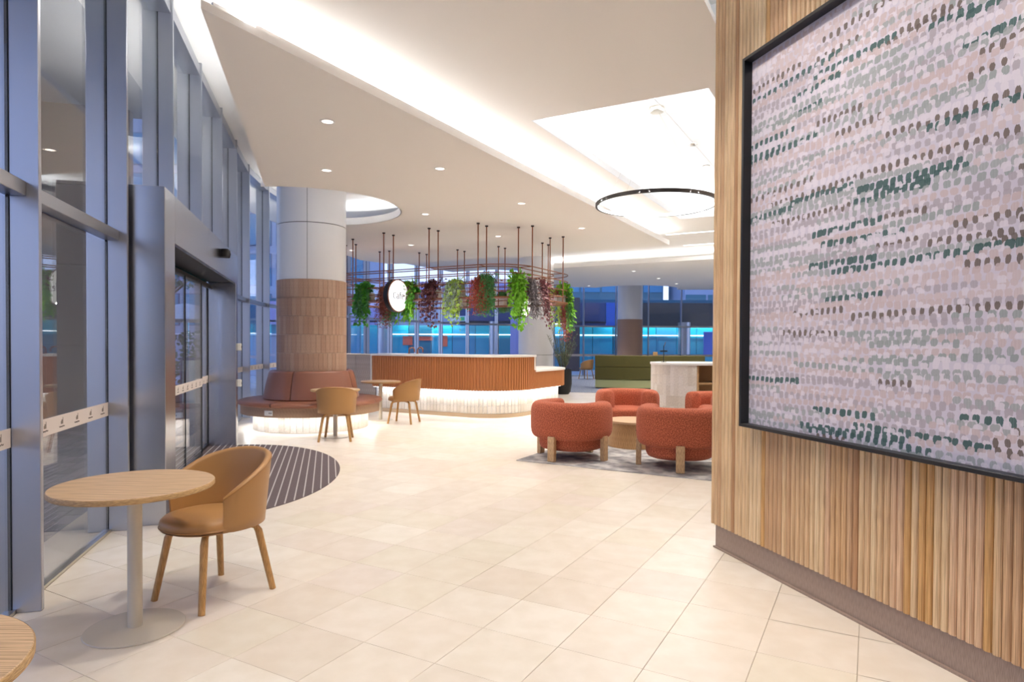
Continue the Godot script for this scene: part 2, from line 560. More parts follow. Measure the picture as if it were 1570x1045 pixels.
func slab_pieces(mb: MB, shape: PackedVector2Array, holes: Array, y0: float, y1: float) -> void:
	var pieces := [shape]
	for h in holes:                    # cut through the middle of each hole so that no piece has a hole
		var mid := Vector2.ZERO
		for q in h: mid += q / h.size()
		var next := []
		for s in [-1.0, 1.0]:
			var half := PackedVector2Array([mid + Vector2(-60, 0), mid + Vector2(60, 0), mid + Vector2(60, 60 * s), mid + Vector2(-60, 60 * s)])
			for pc in pieces:
				for a in Geometry2D.intersect_polygons(pc, half):
					next.append_array(Geometry2D.clip_polygons(a, h))
		pieces = next
	for pc in pieces:
		if not Geometry2D.is_polygon_clockwise(pc) or true:
			mb.prism(pc, y0, y1)

const COL1 := Vector2(-3.4, -10.95)
func build_ceilings() -> void:
	# top slab along the glass
	var roof := PackedVector2Array([Vector2(-1.2, 6), Vector2(14, 6), Vector2(14, -31), Vector2(3, -30.6), Vector2(-1.6, -28.8), Vector2(-4.8, -25.4), Vector2(-6.4, -20.5), Vector2(-6.7, -16.6), Vector2(-6.0, -12.2), Vector2(-3.1, -2.5), Vector2(-1.0, 6)])
	struct("ceiling", MB.new().prism(roof, HIGH, HIGH + 0.3), M.plaster, "high white plaster ceiling along the glass front", "ceiling")
	# low soffit over the cafe
	var shape := PackedVector2Array([Vector2(-2.09, -4.34), Vector2(-3.49, -9.05), Vector2(-4.32, -13.0), Vector2(-4.38, -15.5), Vector2(-4.1, -17.4), Vector2(-3.5, -18.2), xz(g(14.4, -11.3)), xz(g(14.4, -3.98))])
	var low := struct("trim_1", null, null, "low beige soffit over the cafe counter with a lit edge", "soffit")
	var mb := MB.new()
	var hole := circle(Vector2(-3.38, -10.75), 1.5, 72)
	for pc in Geometry2D.clip_polygons(shape, hole):
		mb.prism(pc, LOW, LOW + 0.06)
	part("soffit", mb, M.plaster, low)
	# lip along the lounge edge, and the trough behind it
	var le := (14.4 - 2.78)
	part("lip", MB.new().box(Vector3(-3.99, LOW + 0.085, -(2.9 + 14.4) * 0.5), Vector3(0.02, 0.05, 14.4 - 2.9)), M.plaster, low, Vector3.ZERO, GRID_TURN)
	part("trough_back", MB.new().box(Vector3(-4.75, LOW + 0.19, -(4.0 + 14.4) * 0.5), Vector3(0.03, 0.26, 14.4 - 4.0)), M.white_paint, low, Vector3.ZERO, GRID_TURN)
	# ring of the round recess over the clad column
	var ring := MB.new()
	ring.lathe([Vector2(1.5, 0.0), Vector2(1.515, 0.0), Vector2(1.515, 0.13), Vector2(1.5, 0.13), Vector2(1.5, 0.0)], 72, Vector3(-3.38, LOW, -10.75), -0.15, PI + 0.5)
	part("recess_ring", ring, M.plaster, low)
	var dome := circle(Vector2(-3.38, -10.75), 2.0, 72)
	var dm := MB.new()
	for pc in Geometry2D.intersect_polygons(dome, shape):
		dm.prism(pc, LOW + 0.36, LOW + 0.40)
	part("recess_top", dm, M.white_paint, low)
	# ceiling over the lounge
	var mid := struct("trim_2", null, null, "beige ceiling over the lounge with a bright rectangular recess", "soffit")
	var mshape := PackedVector2Array([xz(g(-6.5, -4.8)), xz(g(14.4, -4.8)), xz(g(14.4, -13.0)), xz(g(19.0, -13.0)), xz(g(19.0, 8)), xz(g(-6.5, 8))])
	var near_part := PackedVector2Array([Vector2(-20, 4.9), Vector2(13.6, 4.9), Vector2(13.6, -40), Vector2(-20, -40)])
	var glass_side := PackedVector2Array([Vector2(-0.75, 4.9), Vector2(13.6, 4.9), Vector2(13.6, -40), Vector2(-4.6, -40), Vector2(-4.6, -18.0), Vector2(-3.5, -9.0), Vector2(-2.0, -4.2)])
	var rec := PackedVector2Array([xz(g(6.52, -3.40)), xz(g(13.08, -3.40)), xz(g(13.08, -1.42)), xz(g(6.52, -1.42))])
	var slot := PackedVector2Array([xz(g(1.2, -1.10)), xz(g(5.42, -1.10)), xz(g(5.42, -0.35)), xz(g(1.2, -0.35))])
	var mm := MB.new()
	for q in Geometry2D.intersect_polygons(mshape, near_part):
		for w in Geometry2D.intersect_polygons(q, glass_side):
			slab_pieces(mm, w, [rec, slot], MID, MID + 0.05)
	part("soffit", mm, M.plaster, mid)
	# recess: lip, walls and perforated top
	var rb := MB.new()
	var cx := -2.41; var cz := -9.8
	for q in [[Vector3(-3.395, 0.055, cz), Vector3(0.01, 0.11, 6.56)], [Vector3(-1.425, 0.055, cz), Vector3(0.01, 0.11, 6.56)], [Vector3(cx, 0.055, -6.525), Vector3(1.98, 0.11, 0.01)], [Vector3(cx, 0.055, -13.075), Vector3(1.98, 0.11, 0.01)]]:
		rb.box(q[0] + Vector3(0, MID, 0), q[1])
	part("recess_lip", rb, M.white_paint, mid, Vector3.ZERO, GRID_TURN)
	var rw := MB.new()
	for q in [[Vector3(-3.70, 0.3, cz), Vector3(0.02, 0.5, 7.2)], [Vector3(-1.12, 0.3, cz), Vector3(0.02, 0.5, 7.2)], [Vector3(cx, 0.3, -6.22), Vector3(2.6, 0.5, 0.02)], [Vector3(cx, 0.3, -13.38), Vector3(2.6, 0.5, 0.02)]]:
		rw.box(q[0] + Vector3(0, MID, 0), q[1])
	part("recess_wall", rw, M.white_paint, mid, Vector3.ZERO, GRID_TURN)
	for i in 6:
		for j in 2:
			part("perforated_panel", MB.new().box(Vector3(cx - 0.645 + j * 1.29, 4.515, -6.81 - i * 1.196), Vector3(1.284, 0.03, 1.19), 0.003), M.perforated, mid, Vector3.ZERO, GRID_TURN)
	var sb := MB.new()
	for q in [[Vector3(-1.2, 0.16, -3.31), Vector3(0.02, 0.26, 4.4)], [Vector3(-0.25, 0.16, -3.31), Vector3(0.02, 0.26, 4.4)], [Vector3(-0.72, 0.16, -5.5), Vector3(0.95, 0.26, 0.02)], [Vector3(-0.72, 0.16, -1.1), Vector3(0.95, 0.26, 0.02)], [Vector3(-0.72, 0.29, -3.31), Vector3(0.95, 0.02, 4.4)]]:
		sb.box(q[0] + Vector3(0, MID, 0), q[1])
	part("slot_lining", sb, M.white_paint, mid, Vector3.ZERO, GRID_TURN)
	# far soffit
	var far := struct("trim_3", null, null, "low soffit before the far glass wall with a lit edge", "soffit")
	var fshape := PackedVector2Array([xz(g(17.25, -9.4)), xz(g(17.25, 8.0)), Vector2(13.6, -26.0), Vector2(6.0, -26.3), Vector2(1.9, -25.2), Vector2(0.2, -23.0)])
	var fm := MB.new()
	for pc in Geometry2D.clip_polygons(fshape, circle(Vector2(4.95, -26.2), 1.75)):
		fm.prism(pc, LOW, LOW + 0.06)
	part("soffit", fm, M.plaster, far)
	part("lip", MB.new().box(Vector3(-0.7, LOW + 0.085, -17.26), Vector3(17.4, 0.05, 0.02)), M.plaster, far, Vector3.ZERO, GRID_TURN)
	part("trough_back", MB.new().box(Vector3(-0.7, LOW + 0.19, -18.8), Vector3(17.4, 0.26, 0.03)), M.white_paint, far, Vector3.ZERO, GRID_TURN)
	# room shell outside the frame
	struct("wall_back", MB.new().box(Vector3(6, 2.5, 5.1), Vector3(16, 5.2, 0.2)), M.plaster, "plain plaster wall behind the viewpoint", "wall")
	struct("wall_side", MB.new().box(Vector3(13.6, 2.5, -13), Vector3(0.2, 5.2, 36.4)), M.plaster, "plain plaster wall at the far side of the lounge", "wall")

# ---------------------------------------------------------------- glass front
var fac := []
func build_facade() -> void:
	# mullion stations read off the photograph, 1.5 m apart
	var d := Vector2(-0.2756, -0.9613)
	var pts := [Vector2(-0.95, 2.4), Vector2(-1.36, 0.98), Vector2(-1.77, -0.48), Vector2(-2.19, -1.93), Vector2(-2.61, -3.35), Vector2(-3.02, -4.81), Vector2(-3.44, -6.27), Vector2(-3.86, -7.72), Vector2(-4.27, -9.18), Vector2(-4.68, -10.63), Vector2(-5.07, -12.1), Vector2(-5.26, -13.6)]
	var cv := Curve2D.new()
	for q in [[Vector2(-5.26, -13.6), Vector2(-0.1, -0.9)], [Vector2(-5.35, -17.2), Vector2(0.0, -1.4)], [Vector2(-4.6, -21.6), Vector2(0.55, -1.4)], [Vector2(-2.4, -25.4), Vector2(1.1, -1.1)], [Vector2(0.7, -27.9), Vector2(1.3, -0.6)], [Vector2(3.28, -28.9), Vector2(0.9, -0.12)], [Vector2(9.0, -29.0), Vector2(1.5, 0.0)], [Vector2(14.0, -29.0), Vector2(1, 0)]]:
		cv.add_point(q[0], -q[1], q[1])
	var L := cv.get_baked_length()
	var k := 1
	while k * 1.47 < L:
		pts.append(cv.sample_baked(k * 1.47)); k += 1
	fac = pts
	var wl := struct("wall_left", null, null, "curved street front of brushed steel mullions and tall glass panes", "glass wall")
	var wb := struct("wall_far", null, null, "far stretch of the curved glass front behind the cafe and lounge", "glass wall")
	for i in pts.size():
		var a: Vector2 = pts[maxi(i - 1, 0)]
		var b: Vector2 = pts[mini(i + 1, pts.size() - 1)]
		var t2 := (b - a).normalized()
		var t := Vector3(t2.x, 0, t2.y)
		var inn := Vector3(-t.z, 0, t.x)
		var bs := Basis(inn, Vector3.UP, inn.cross(Vector3.UP))
		var o := Vector3(pts[i].x, 0, pts[i].y)
		var w: Node3D = wl if i < 13 else wb
		var over := i >= 6 and i <= 7          # these stand on the door portal
		var y0 := 2.62 if over else 0.0
		part("mullion", MB.new().box(o + Vector3(0, (y0 + HIGH) * 0.5, 0) + inn * 0.004, Vector3(0.272 if i < 13 else 0.2, HIGH - y0, 0.034), 0.003, bs), M.steel, w)
		part("gasket", MB.new().box(o + Vector3(0, (y0 + HIGH) * 0.5, 0), Vector3(0.018, HIGH - y0, 0.042), 0.0, bs), M.black_rubber, w)
		if i == pts.size() - 1: break
		var c := Vector3(pts[i + 1].x, 0, pts[i + 1].y)
		var m := (o + c) * 0.5
		var s := (c - o)
		var len := s.length()
		s = s.normalized()
		var inn2 := Vector3(-s.z, 0, s.x)
		var pb := Basis(s, Vector3.UP, s.cross(Vector3.UP))
		var door := i >= 5 and i <= 7
		var top := HIGH - 0.12
		if not door:
			part("glass_pane", MB.new().box(m + Vector3(0, 1.09, 0), Vector3(len - 0.05, 2.14, 0.012), 0.0, pb), M.glass, w)
			part("transom", MB.new().box(m + Vector3(0, 2.21, 0) + inn2 * 0.035, Vector3(len - 0.045, 0.075, 0.10), 0.003, pb), M.steel, w)
			part("sill", MB.new().box(m + Vector3(0, 0.01, 0), Vector3(len - 0.045, 0.02, 0.05), 0.0, pb), M.steel_edge, w)
			var band := part("safety_band", MB.new().box(m + Vector3(0, 0.92, 0) + inn2 * 0.009, Vector3(len - 0.05, 0.10, 0.002), 0.0, pb), M.band_film, w)
			if i >= 3 and i <= 11 and i != 8 and i != 9:
				band_marks(band, m + inn2 * 0.0105, s, inn2, len - 0.05)
		part("glass_pane", MB.new().box(m + Vector3(0, ((2.62 if door else 2.25) + top) * 0.5, 0), Vector3(len - 0.05, top - (2.62 if door else 2.25), 0.012), 0.0, pb), M.glass, w)
		part("head_rail", MB.new().box(m + Vector3(0, HIGH - 0.09, 0) + inn2 * 0.03, Vector3(len - 0.036, 0.12, 0.18), 0.0, pb), M.steel, w)
		part("head_closer", MB.new().box(m + Vector3(0, HIGH - 0.015, 0) - inn2 * 0.05, Vector3(len - 0.036, 0.03, 0.02), 0.0, pb), M.steel, w)

var band_bar: ArrayMesh
var band_word: Mesh
func band_marks(band: Node3D, m: Vector3, s: Vector3, inn: Vector3, len: float) -> void:      # rising-bar emblem with a small name under it
	if band_bar == null:
		var b := MB.new()
		for k in 4:
			var h: float = [0.018, 0.027, 0.027, 0.040][k]
			b.box(Vector3(-0.0135 + k * 0.009, -0.012 + h * 0.5, 0), Vector3(0.006, h, 0.001))
		band_bar = b.mesh()
		var tm := TextMesh.new()
		var sf := SystemFont.new()
		sf.font_names = PackedStringArray(["Droid Sans"])
		tm.font = sf; tm.text = "Gateway Place"; tm.font_size = 16; tm.pixel_size = 0.0008; tm.depth = 0.001
		band_word = tm
	var count := int(len / 0.235)
	var bs := Basis(-s, Vector3.UP, inn)
	if bs.determinant() < 0: bs = Basis(s, Vector3.UP, inn)
	for k in count:
		var at := m + s * (-len * 0.5 + (k + 0.5) * len / count) + Vector3(0, 0.925, 0)
		var e := part("emblem", band_bar, M.band_print, band)
		e.transform = Transform3D(bs, at)
		var w := part("lettering", band_word, M.band_text, band)
		w.transform = Transform3D(bs, at + Vector3(0, -0.027, 0))

func build_portal() -> void:
	var dr := struct("door_1", null, null, "brushed steel portal with glass sliding street doors", "door")
	var d := Vector3(-0.2756, 0, -0.9613)
	var inn := Vector3(0.9613, 0, -0.2756)
	var bs := Basis(d, Vector3.UP, d.cross(Vector3.UP))
	var a := Vector3(-2.685, 0, -4.99)              # inner face, camera end
	var L := 4.2
	part("jamb", MB.new().box(a + d * 0.17 - inn * 0.20 + Vector3(0, 1.31, 0), Vector3(0.34, 2.62, 0.40), 0.004, bs), M.brushed, dr)
	part("jamb", MB.new().box(a + d * (L - 0.09) - inn * 0.20 + Vector3(0, 1.31, 0), Vector3(0.18, 2.62, 0.40), 0.004, bs), M.brushed, dr)
	for q in [[0.34, 1.9], [1.9, L - 0.18]]:
		part("header_panel", MB.new().box(a + d * (q[0] + q[1]) * 0.5 - inn * 0.02 + Vector3(0, 2.425, 0), Vector3(q[1] - q[0] - 0.004, 0.39, 0.04), 0.002, bs), M.brushed, dr)
	part("header_soffit", MB.new().box(a + d * L * 0.5 - inn * 0.2 + Vector3(0, 2.25, 0), Vector3(L - 0.5, 0.03, 0.34), 0.0, bs), M.dark_fascia, dr)
	part("header_cap", MB.new().box(a + d * L * 0.5 - inn * 0.2 + Vector3(0, 2.605, 0), Vector3(L - 0.5, 0.02, 0.36), 0.0, bs), M.brushed, dr)
	part("door_track", MB.new().box(a + d * L * 0.5 - inn * 0.33 + Vector3(0, 2.17, 0), Vector3(L - 0.5, 0.05, 0.05), 0.0, bs), M.dark_bronze, dr)
	var leaf_x := [[0.36, 1.36], [1.30, 2.26], [2.26, 3.22], [3.16, L - 0.2]]
	for k in 4:
		var q: Array = leaf_x[k]
		var off := 0.36 if k in [0, 3] else 0.30
		var c: Vector3 = a + d * (q[0] + q[1]) * 0.5 - inn * off
		var lf := part("door_leaf", MB.new().box(c + Vector3(0, 1.09, 0), Vector3(q[1] - q[0], 2.12, 0.012), 0.0, bs), M.glass, dr)
		part("shoe", MB.new().box(c + Vector3(0, 0.02, 0), Vector3(q[1] - q[0], 0.04, 0.03), 0.0, bs), M.dark_bronze, lf)
		part("edge_seal", MB.new().box(c + d * (q[1] - q[0]) * 0.5 + Vector3(0, 1.09, 0), Vector3(0.016, 2.12, 0.02), 0.0, bs), M.black_rubber, lf)
		var band := part("safety_band", MB.new().box(c + inn * 0.009 + Vector3(0, 0.92, 0), Vector3(q[1] - q[0], 0.10, 0.002), 0.0, bs), M.band_film, lf)
	var cb := a + d * L * 0.5 - inn * 0.349
	band_marks(dr, cb + inn * 0.0625, d, inn, 3.6)
	part("fan_light", MB.new().box(a + d * L * 0.5 - inn * 0.36 + Vector3(0, 2.35, 0), Vector3(L - 0.5, 0.3, 0.012), 0.0, bs), M.teal_glazing, dr)
	# motion sensor on the header
	var sn := thing("door_sensor", "small black twin door sensor on the steel header", "sensor", a + d * 2.75 + Vector3(0, 2.47, 0), atan2(inn.x, inn.z))
	for k in 2:
		part("lens_housing", MB.new().lathe([Vector2(0.0, -0.05), Vector2(0.045, -0.045), Vector2(0.055, 0.0), Vector2(0.045, 0.045), Vector2(0.0, 0.05)], 16, Vector3(-0.05 + k * 0.10, 0, 0.045)), M.black_metal, sn)
	part("bracket", MB.new().box(Vector3(0, 0, 0.012), Vector3(0.16, 0.05, 0.03), 0.004), M.black_metal, sn)
	for k in 2:
		var rd := thing("wall_reader", ["cream access plate higher up on the end of the door portal", "cream access plate lower down on the end of the door portal"][k], "access plate", a + d * (L + 0.06) - inn * 0.02 + Vector3(0, [1.31, 0.80][k], 0), atan2(inn.x, inn.z), "")
		part("plate", MB.new().box(Vector3(0, 0.045, 0), Vector3(0.06, 0.10, 0.12), 0.006), M.white_plastic, rd)
		part("button", MB.new().box(Vector3(0, 0.045, 0.062), Vector3(0.02, 0.03, 0.006), 0.002), M.dark_dot, rd)

# ---------------------------------------------------------------- timber wall and painting
const WALL_AT := Vector3(1.445, 0, -4.50)
func build_timber_wall() -> void:
	var w := Vector3(0.2754, 0, 0.9613)            # along the wall, towards the viewpoint
	var out := Vector3(-0.9613, 0, 0.2754)         # out of the wall into the room
	var bs := Basis(w, Vector3.UP, w.cross(Vector3.UP))
	var wr := struct("wall_right", null, null, "timber wall of rounded vertical battens over a brown kickboard", "timber wall")
	var L := 5.4
	part("core", MB.new().box(WALL_AT + w * L * 0.5 - out * 0.13 + Vector3(0, MID * 0.5, 0), Vector3(L, MID - 0.002, 0.24), 0.0, bs), timber[2], wr)
	part("baseboard", MB.new().box(WALL_AT + w * L * 0.5 - out * 0.005 + Vector3(0, 0.085, 0), Vector3(L + 0.02, 0.17, 0.02), 0.0, bs), M.kick_laminate, wr)
	part("floor_trim", MB.new().box(WALL_AT + w * L * 0.5 + out * 0.012 + Vector3(0, 0.005, 0), Vector3(L + 0.03, 0.01, 0.02), 0.0, bs), M.kick_laminate, wr)
	part("baseboard", MB.new().box(WALL_AT - w * 0.005 - out * 0.13 + Vector3(0, 0.085, 0), Vector3(0.02, 0.17, 0.24), 0.0, bs), M.kick_laminate, wr)
	var pitch := 0.0385
	var prof := []
	for k in 7:
		var an := PI * k / 6.0
		prof.append(Vector2(-cos(an) * pitch * 0.485, sin(an) * 0.016 + 0.012))
	prof.append(Vector2(pitch * 0.485, 0.0)); prof.append(Vector2(-pitch * 0.485, 0.0))
	var bat := MB.new()
	var y0 := 0.165; var y1 := MID - 0.004
	for k in prof.size():
		var a: Vector2 = prof[k]; var b: Vector2 = prof[(k + 1) % prof.size()]
		var na := Vector3(a.x, 0, (a.y - 0.012) * 1.1).normalized() if k < 7 else Vector3.ZERO
		var nb := Vector3(b.x, 0, (b.y - 0.012) * 1.1).normalized() if (k + 1) % prof.size() < 7 else Vector3.ZERO
		var A := Vector3(a.x, y0, a.y); var B := Vector3(b.x, y0, b.y); var C := Vector3(b.x, y1, b.y); var D := Vector3(a.x, y1, a.y)
		if k < 6:
			bat.tri(A, B, C, na, nb, nb); bat.tri(A, C, D, na, nb, na)
		else:
			bat.poly([A, B, C, D], Vector3(a.x + b.x, 0, a.y + b.y - 0.02))
	var cap := []
	for q in prof: cap.append(Vector3(q.x, y0, q.y))
	bat.poly(cap, Vector3.DOWN)
	var bm := bat.mesh()
	var turn := atan2(out.x, out.z)
	rng.seed = 19
	var tone := 0
	var run := 0
	for k in int(L / pitch):
		if run <= 0:
			tone = [0, 1, 2, 3, 4, 5, 6, 7, 0, 1, 3, 7][rng.randi() % 12]; run = rng.randi_range(2, 6)
		run -= 1
		var pc := part("batten", bm, timber[tone if rng.randf() > 0.22 else rng.randi() % 8], wr, WALL_AT + w * (pitch * (k + 0.1) - 0.03), turn)
	for k in 6:
		part("batten", bm, timber[(k * 3) % 8], wr, WALL_AT - w * 0.05 - out * (0.03 + pitch * k), turn - PI / 2)
	# painting in a black shadow-box frame
	var p0 := 0.40; var p1 := 3.35
	var yb := 0.905; var yt := 3.215
	var art := thing("painting", "large framed painting of rows of grey, pink and dark green brush dabs", "painting", WALL_AT + w * (p0 + p1) * 0.5 + out * 0.03 + Vector3(0, yb, 0), turn)
	var W := p1 - p0; var H := yt - yb
	part("frame_side", MB.new().box(Vector3(-W * 0.5 + 0.01, H * 0.5, 0.045), Vector3(0.02, H, 0.09), 0.002), M.frame_black, art)
	part("frame_side", MB.new().box(Vector3(W * 0.5 - 0.01, H * 0.5, 0.045), Vector3(0.02, H, 0.09), 0.002), M.frame_black, art)
	part("frame_top", MB.new().box(Vector3(0, H - 0.01, 0.045), Vector3(W - 0.04, 0.02, 0.09), 0.002), M.frame_black, art)
	part("frame_bottom", MB.new().box(Vector3(0, 0.01, 0.045), Vector3(W - 0.04, 0.02, 0.09), 0.002), M.frame_black, art)
	part("backing", MB.new().box(Vector3(0, H * 0.5, 0.01), Vector3(W - 0.03, H - 0.03, 0.02)), M.frame_black, art)
	var q := QuadMesh.new()
	q.size = Vector2(W - 0.04, H - 0.04)
	var cm := mat("painted_canvas", Color.WHITE, 0.75)
	cm.albedo_texture = dab_painting(W - 0.04, H - 0.04)
	part("canvas", q, cm, art, Vector3(0, H * 0.5, 0.03))

func dab_painting(w: float, h: float) -> ImageTexture:
	var R := 690.0                                  # pixels a metre
	var iw := int(w * R); var ih := int(h * R)
	var im := Image.create(iw, ih, false, Image.FORMAT_RGBA8)
	im.fill(rgb(194, 186, 196))
	var r := RandomNumberGenerator.new()
	r.seed = 5
	var base := [rgb(52, 80, 76), rgb(98, 84, 76), rgb(150, 152, 150), rgb(188, 168, 166), rgb(164, 153, 158), rgb(208, 199, 205), rgb(140, 146, 142), rgb(194, 176, 175)]
	var stamps := []
	for ci in base.size():
		var set := []
		for s in 6:
			set.append(dab_stamp(base[ci], r, ci))
		stamps.append(set)
	# broad washes of pink and grey under the dabs
	for k in 160:
		var bw := r.randi_range(60, 260); var bh := r.randi_range(14, 40)
		var wash := Image.create(bw, bh, false, Image.FORMAT_RGBA8)
		var c: Color = [rgb(212, 196, 198), rgb(200, 190, 200), rgb(214, 202, 204), rgb(196, 190, 196)][k % 4]
		c.a = 0.55
		wash.fill(c)
		im.blend_rect(wash, Rect2i(0, 0, bw, bh), Vector2i(r.randi_range(-40, iw), r.randi_range(0, ih)))
	var y := 4.0
	var row := 0
	while y < ih:
		var x := r.randf_range(-20, 10)
		var left := 0
		var ci := 0
		var gap := r.randf_range(27, 36)
		var wob := r.randf_range(0, TAU)
		while x < iw:
			if left <= 0:
				left = r.randi_range(5, 16)
				ci = [0, 1, 2, 3, 4, 2, 3, 6, 7, 0, 1, 4, 5, 3, 4, 7, 2][r.randi() % 17]
			left -= 1
			var st: Image = stamps[ci][r.randi() % 6]
			var yy := y + sin(x * 0.006 + wob) * 5.0 + r.randf_range(-2, 2)
			im.blend_rect(st, Rect2i(Vector2i.ZERO, st.get_size()), Vector2i(int(x), int(yy)))
			if r.randf() < 0.42:                     # a pale dab bites into it
				var pb: Image = stamps[5][r.randi() % 6]
				im.blend_rect(pb, Rect2i(0, 0, pb.get_width(), int(pb.get_height() * r.randf_range(0.5, 0.95))), Vector2i(int(x + r.randf_range(-11, 11)), int(yy + r.randf_range(8, 20) * (1 if r.randf() < 0.7 else -1))))
			x += gap * r.randf_range(0.9, 1.1)
		y += r.randf_range(18, 23)
		row += 1
	return ImageTexture.create_from_image(im)

func dab_stamp(c: Color, r: RandomNumberGenerator, ci: int) -> Image:
	var w := r.randi_range(15, 20) if ci == 1 else r.randi_range(20, 29)
	var h := r.randi_range(22, 31)
	var im := Image.create(w, h, false, Image.FORMAT_RGBA8)
	var ex := r.randf_range(2.2, 4.0)
	var tilt := r.randf_range(-0.2, 0.2)
	var shade := r.randf_range(-0.05, 0.05)
	for y in h:
		for x in w:
			var a := (x + 0.5) / w * 2.0 - 1.0; var b := (y + 0.5) / h * 2.0 - 1.0
			var d := pow(absf(a + b * tilt), ex) + pow(absf(b), ex)
			if d < 0.9 + 0.12 * sin(a * 7.0 + b * 5.0 + ex):
				var k := c.lightened(clampf(shade + 0.04 * sin(a * 9.0), 0.0, 0.2))
				k.a = 0.88
				im.set_pixel(x, y, k)
	return im

# ---------------------------------------------------------------- columns
func build_columns() -> void:
	var c := thing("clad_column", "round column clad in brown vertical tiles below and white panels above", "column", Vector3(COL1.x, 0, COL1.y))
	part("core", MB.new().lathe([Vector2(0.55, 2.45), Vector2(0.55, 4.04), Vector2(0.0, 4.04)], 48), M.seam, c)
	part("grout_bed", MB.new().lathe([Vector2(0.556, 0.0), Vector2(0.556, 2.45), Vector2(0.5, 2.45)], 64), M.clad_grout, c)
	for t in [[2.452, 3.36], [3.372, 4.0]]:
		for k in 4:
			var a := 0.17 + k * PI / 2
			part("white_panel", MB.new().lathe([Vector2(0.55, t[0]), Vector2(0.562, t[0]), Vector2(0.562, t[1]), Vector2(0.55, t[1])], 14, Vector3.ZERO, a + 0.006, a + PI / 2 - 0.006), M.white_panel, c)
	var n := 46
	var tl := MB.new().box(Vector3.ZERO, Vector3(TAU * 0.572 / n - 0.002, 0.296, 0.014), 0.0025).mesh()
	rng.seed = 23
	for r in 6:
		for k in n:
			var a := TAU * (k + 0.5 * (r % 2)) / n
			if cos(a) < -0.55: continue
			part("clad_tile", tl, clad_tints[rng.randi() % 4], c, Vector3(sin(a) * 0.562, 2.30 - r * 0.30, cos(a) * 0.562), a)
	var w := thing("white_column", "plain white panelled round column behind the cafe counter", "column", Vector3(0.71, 0, -19.2))
	part("core", MB.new().lathe([Vector2(0.51, 0.0), Vector2(0.51, MID)], 40), M.seam, w)
	for t in [[0.0, 1.09], [1.1, 2.25], [2.26, MID - 0.003]]:
		part("white_panel", MB.new().lathe([Vector2(0.51, t[0]), Vector2(0.522, t[0]), Vector2(0.522, t[1]), Vector2(0.51, t[1])], 40), M.white_panel, w)
	part("control_plate", MB.new().box(Vector3(0.43, 1.62, 0.33), Vector3(0.05, 0.12, 0.02), 0.004, Basis(Vector3.UP, 0.9)), M.white_plastic, w)
	var f := thing("far_column", "round column with brown lower cladding in front of the far glass", "column", Vector3(4.93, 0, -27.0))
	part("white_panel", MB.new().lathe([Vector2(0.52, 2.45), Vector2(0.52, HIGH - 0.003)], 40), M.white_panel, f)
	part("cladding", MB.new().lathe([Vector2(0.53, 0.0), Vector2(0.53, 2.45), Vector2(0.5, 2.45)], 40), clad_tints[1], f)

# ---------------------------------------------------------------- cafe counter (local x is v, local z is -u)
func counter_line(off: float, step := 0.02) -> Array:       # [place, outward normal] along the front, round the corner, along the side and round again
	var r := 0.8 + off
	var pts := []
	var x := -9.05
	while x < -6.75:
		pts.append([Vector3(x, 0, -10.40 + off), Vector3(0, 0, 1)]); x += step
	var n := int(r * PI / 2 / step)
	for i in n:
		var a := PI / 2 * i / n
		pts.append([Vector3(-6.75 + sin(a) * r, 0, -11.20 + cos(a) * r), Vector3(sin(a), 0, cos(a))])
	var z := -11.20
	while z > -12.6:
		pts.append([Vector3(-5.95 + off, 0, z), Vector3(1, 0, 0)]); z -= step
	for i in n + 1:
		var a := PI / 2 * i / n
		pts.append([Vector3(-6.75 + cos(a) * r, 0, -12.60 - sin(a) * r), Vector3(cos(a), 0, -sin(a))])
	return pts

func ribbon(off: float, depth: float, i0: float, i1: float, y0: float, y1: float, every := 4) -> MB:     # a curved board that follows the counter; i0 and i1 are shares of its length
	var ln := counter_line(off)
	var a := int(i0 * (ln.size() - 1)); var b := int(i1 * (ln.size() - 1))
	var front := []
	var back := []
	var i := a
	while i <= b:
		front.append(Vector2(ln[i][0].x, ln[i][0].z))
		var q: Vector3 = ln[i][0] - ln[i][1] * depth
		back.append(Vector2(q.x, q.z))
		if i == b: break
		i = mini(i + every, b)
	back.reverse()
	return MB.new().prism(PackedVector2Array(front + back), y0, y1)

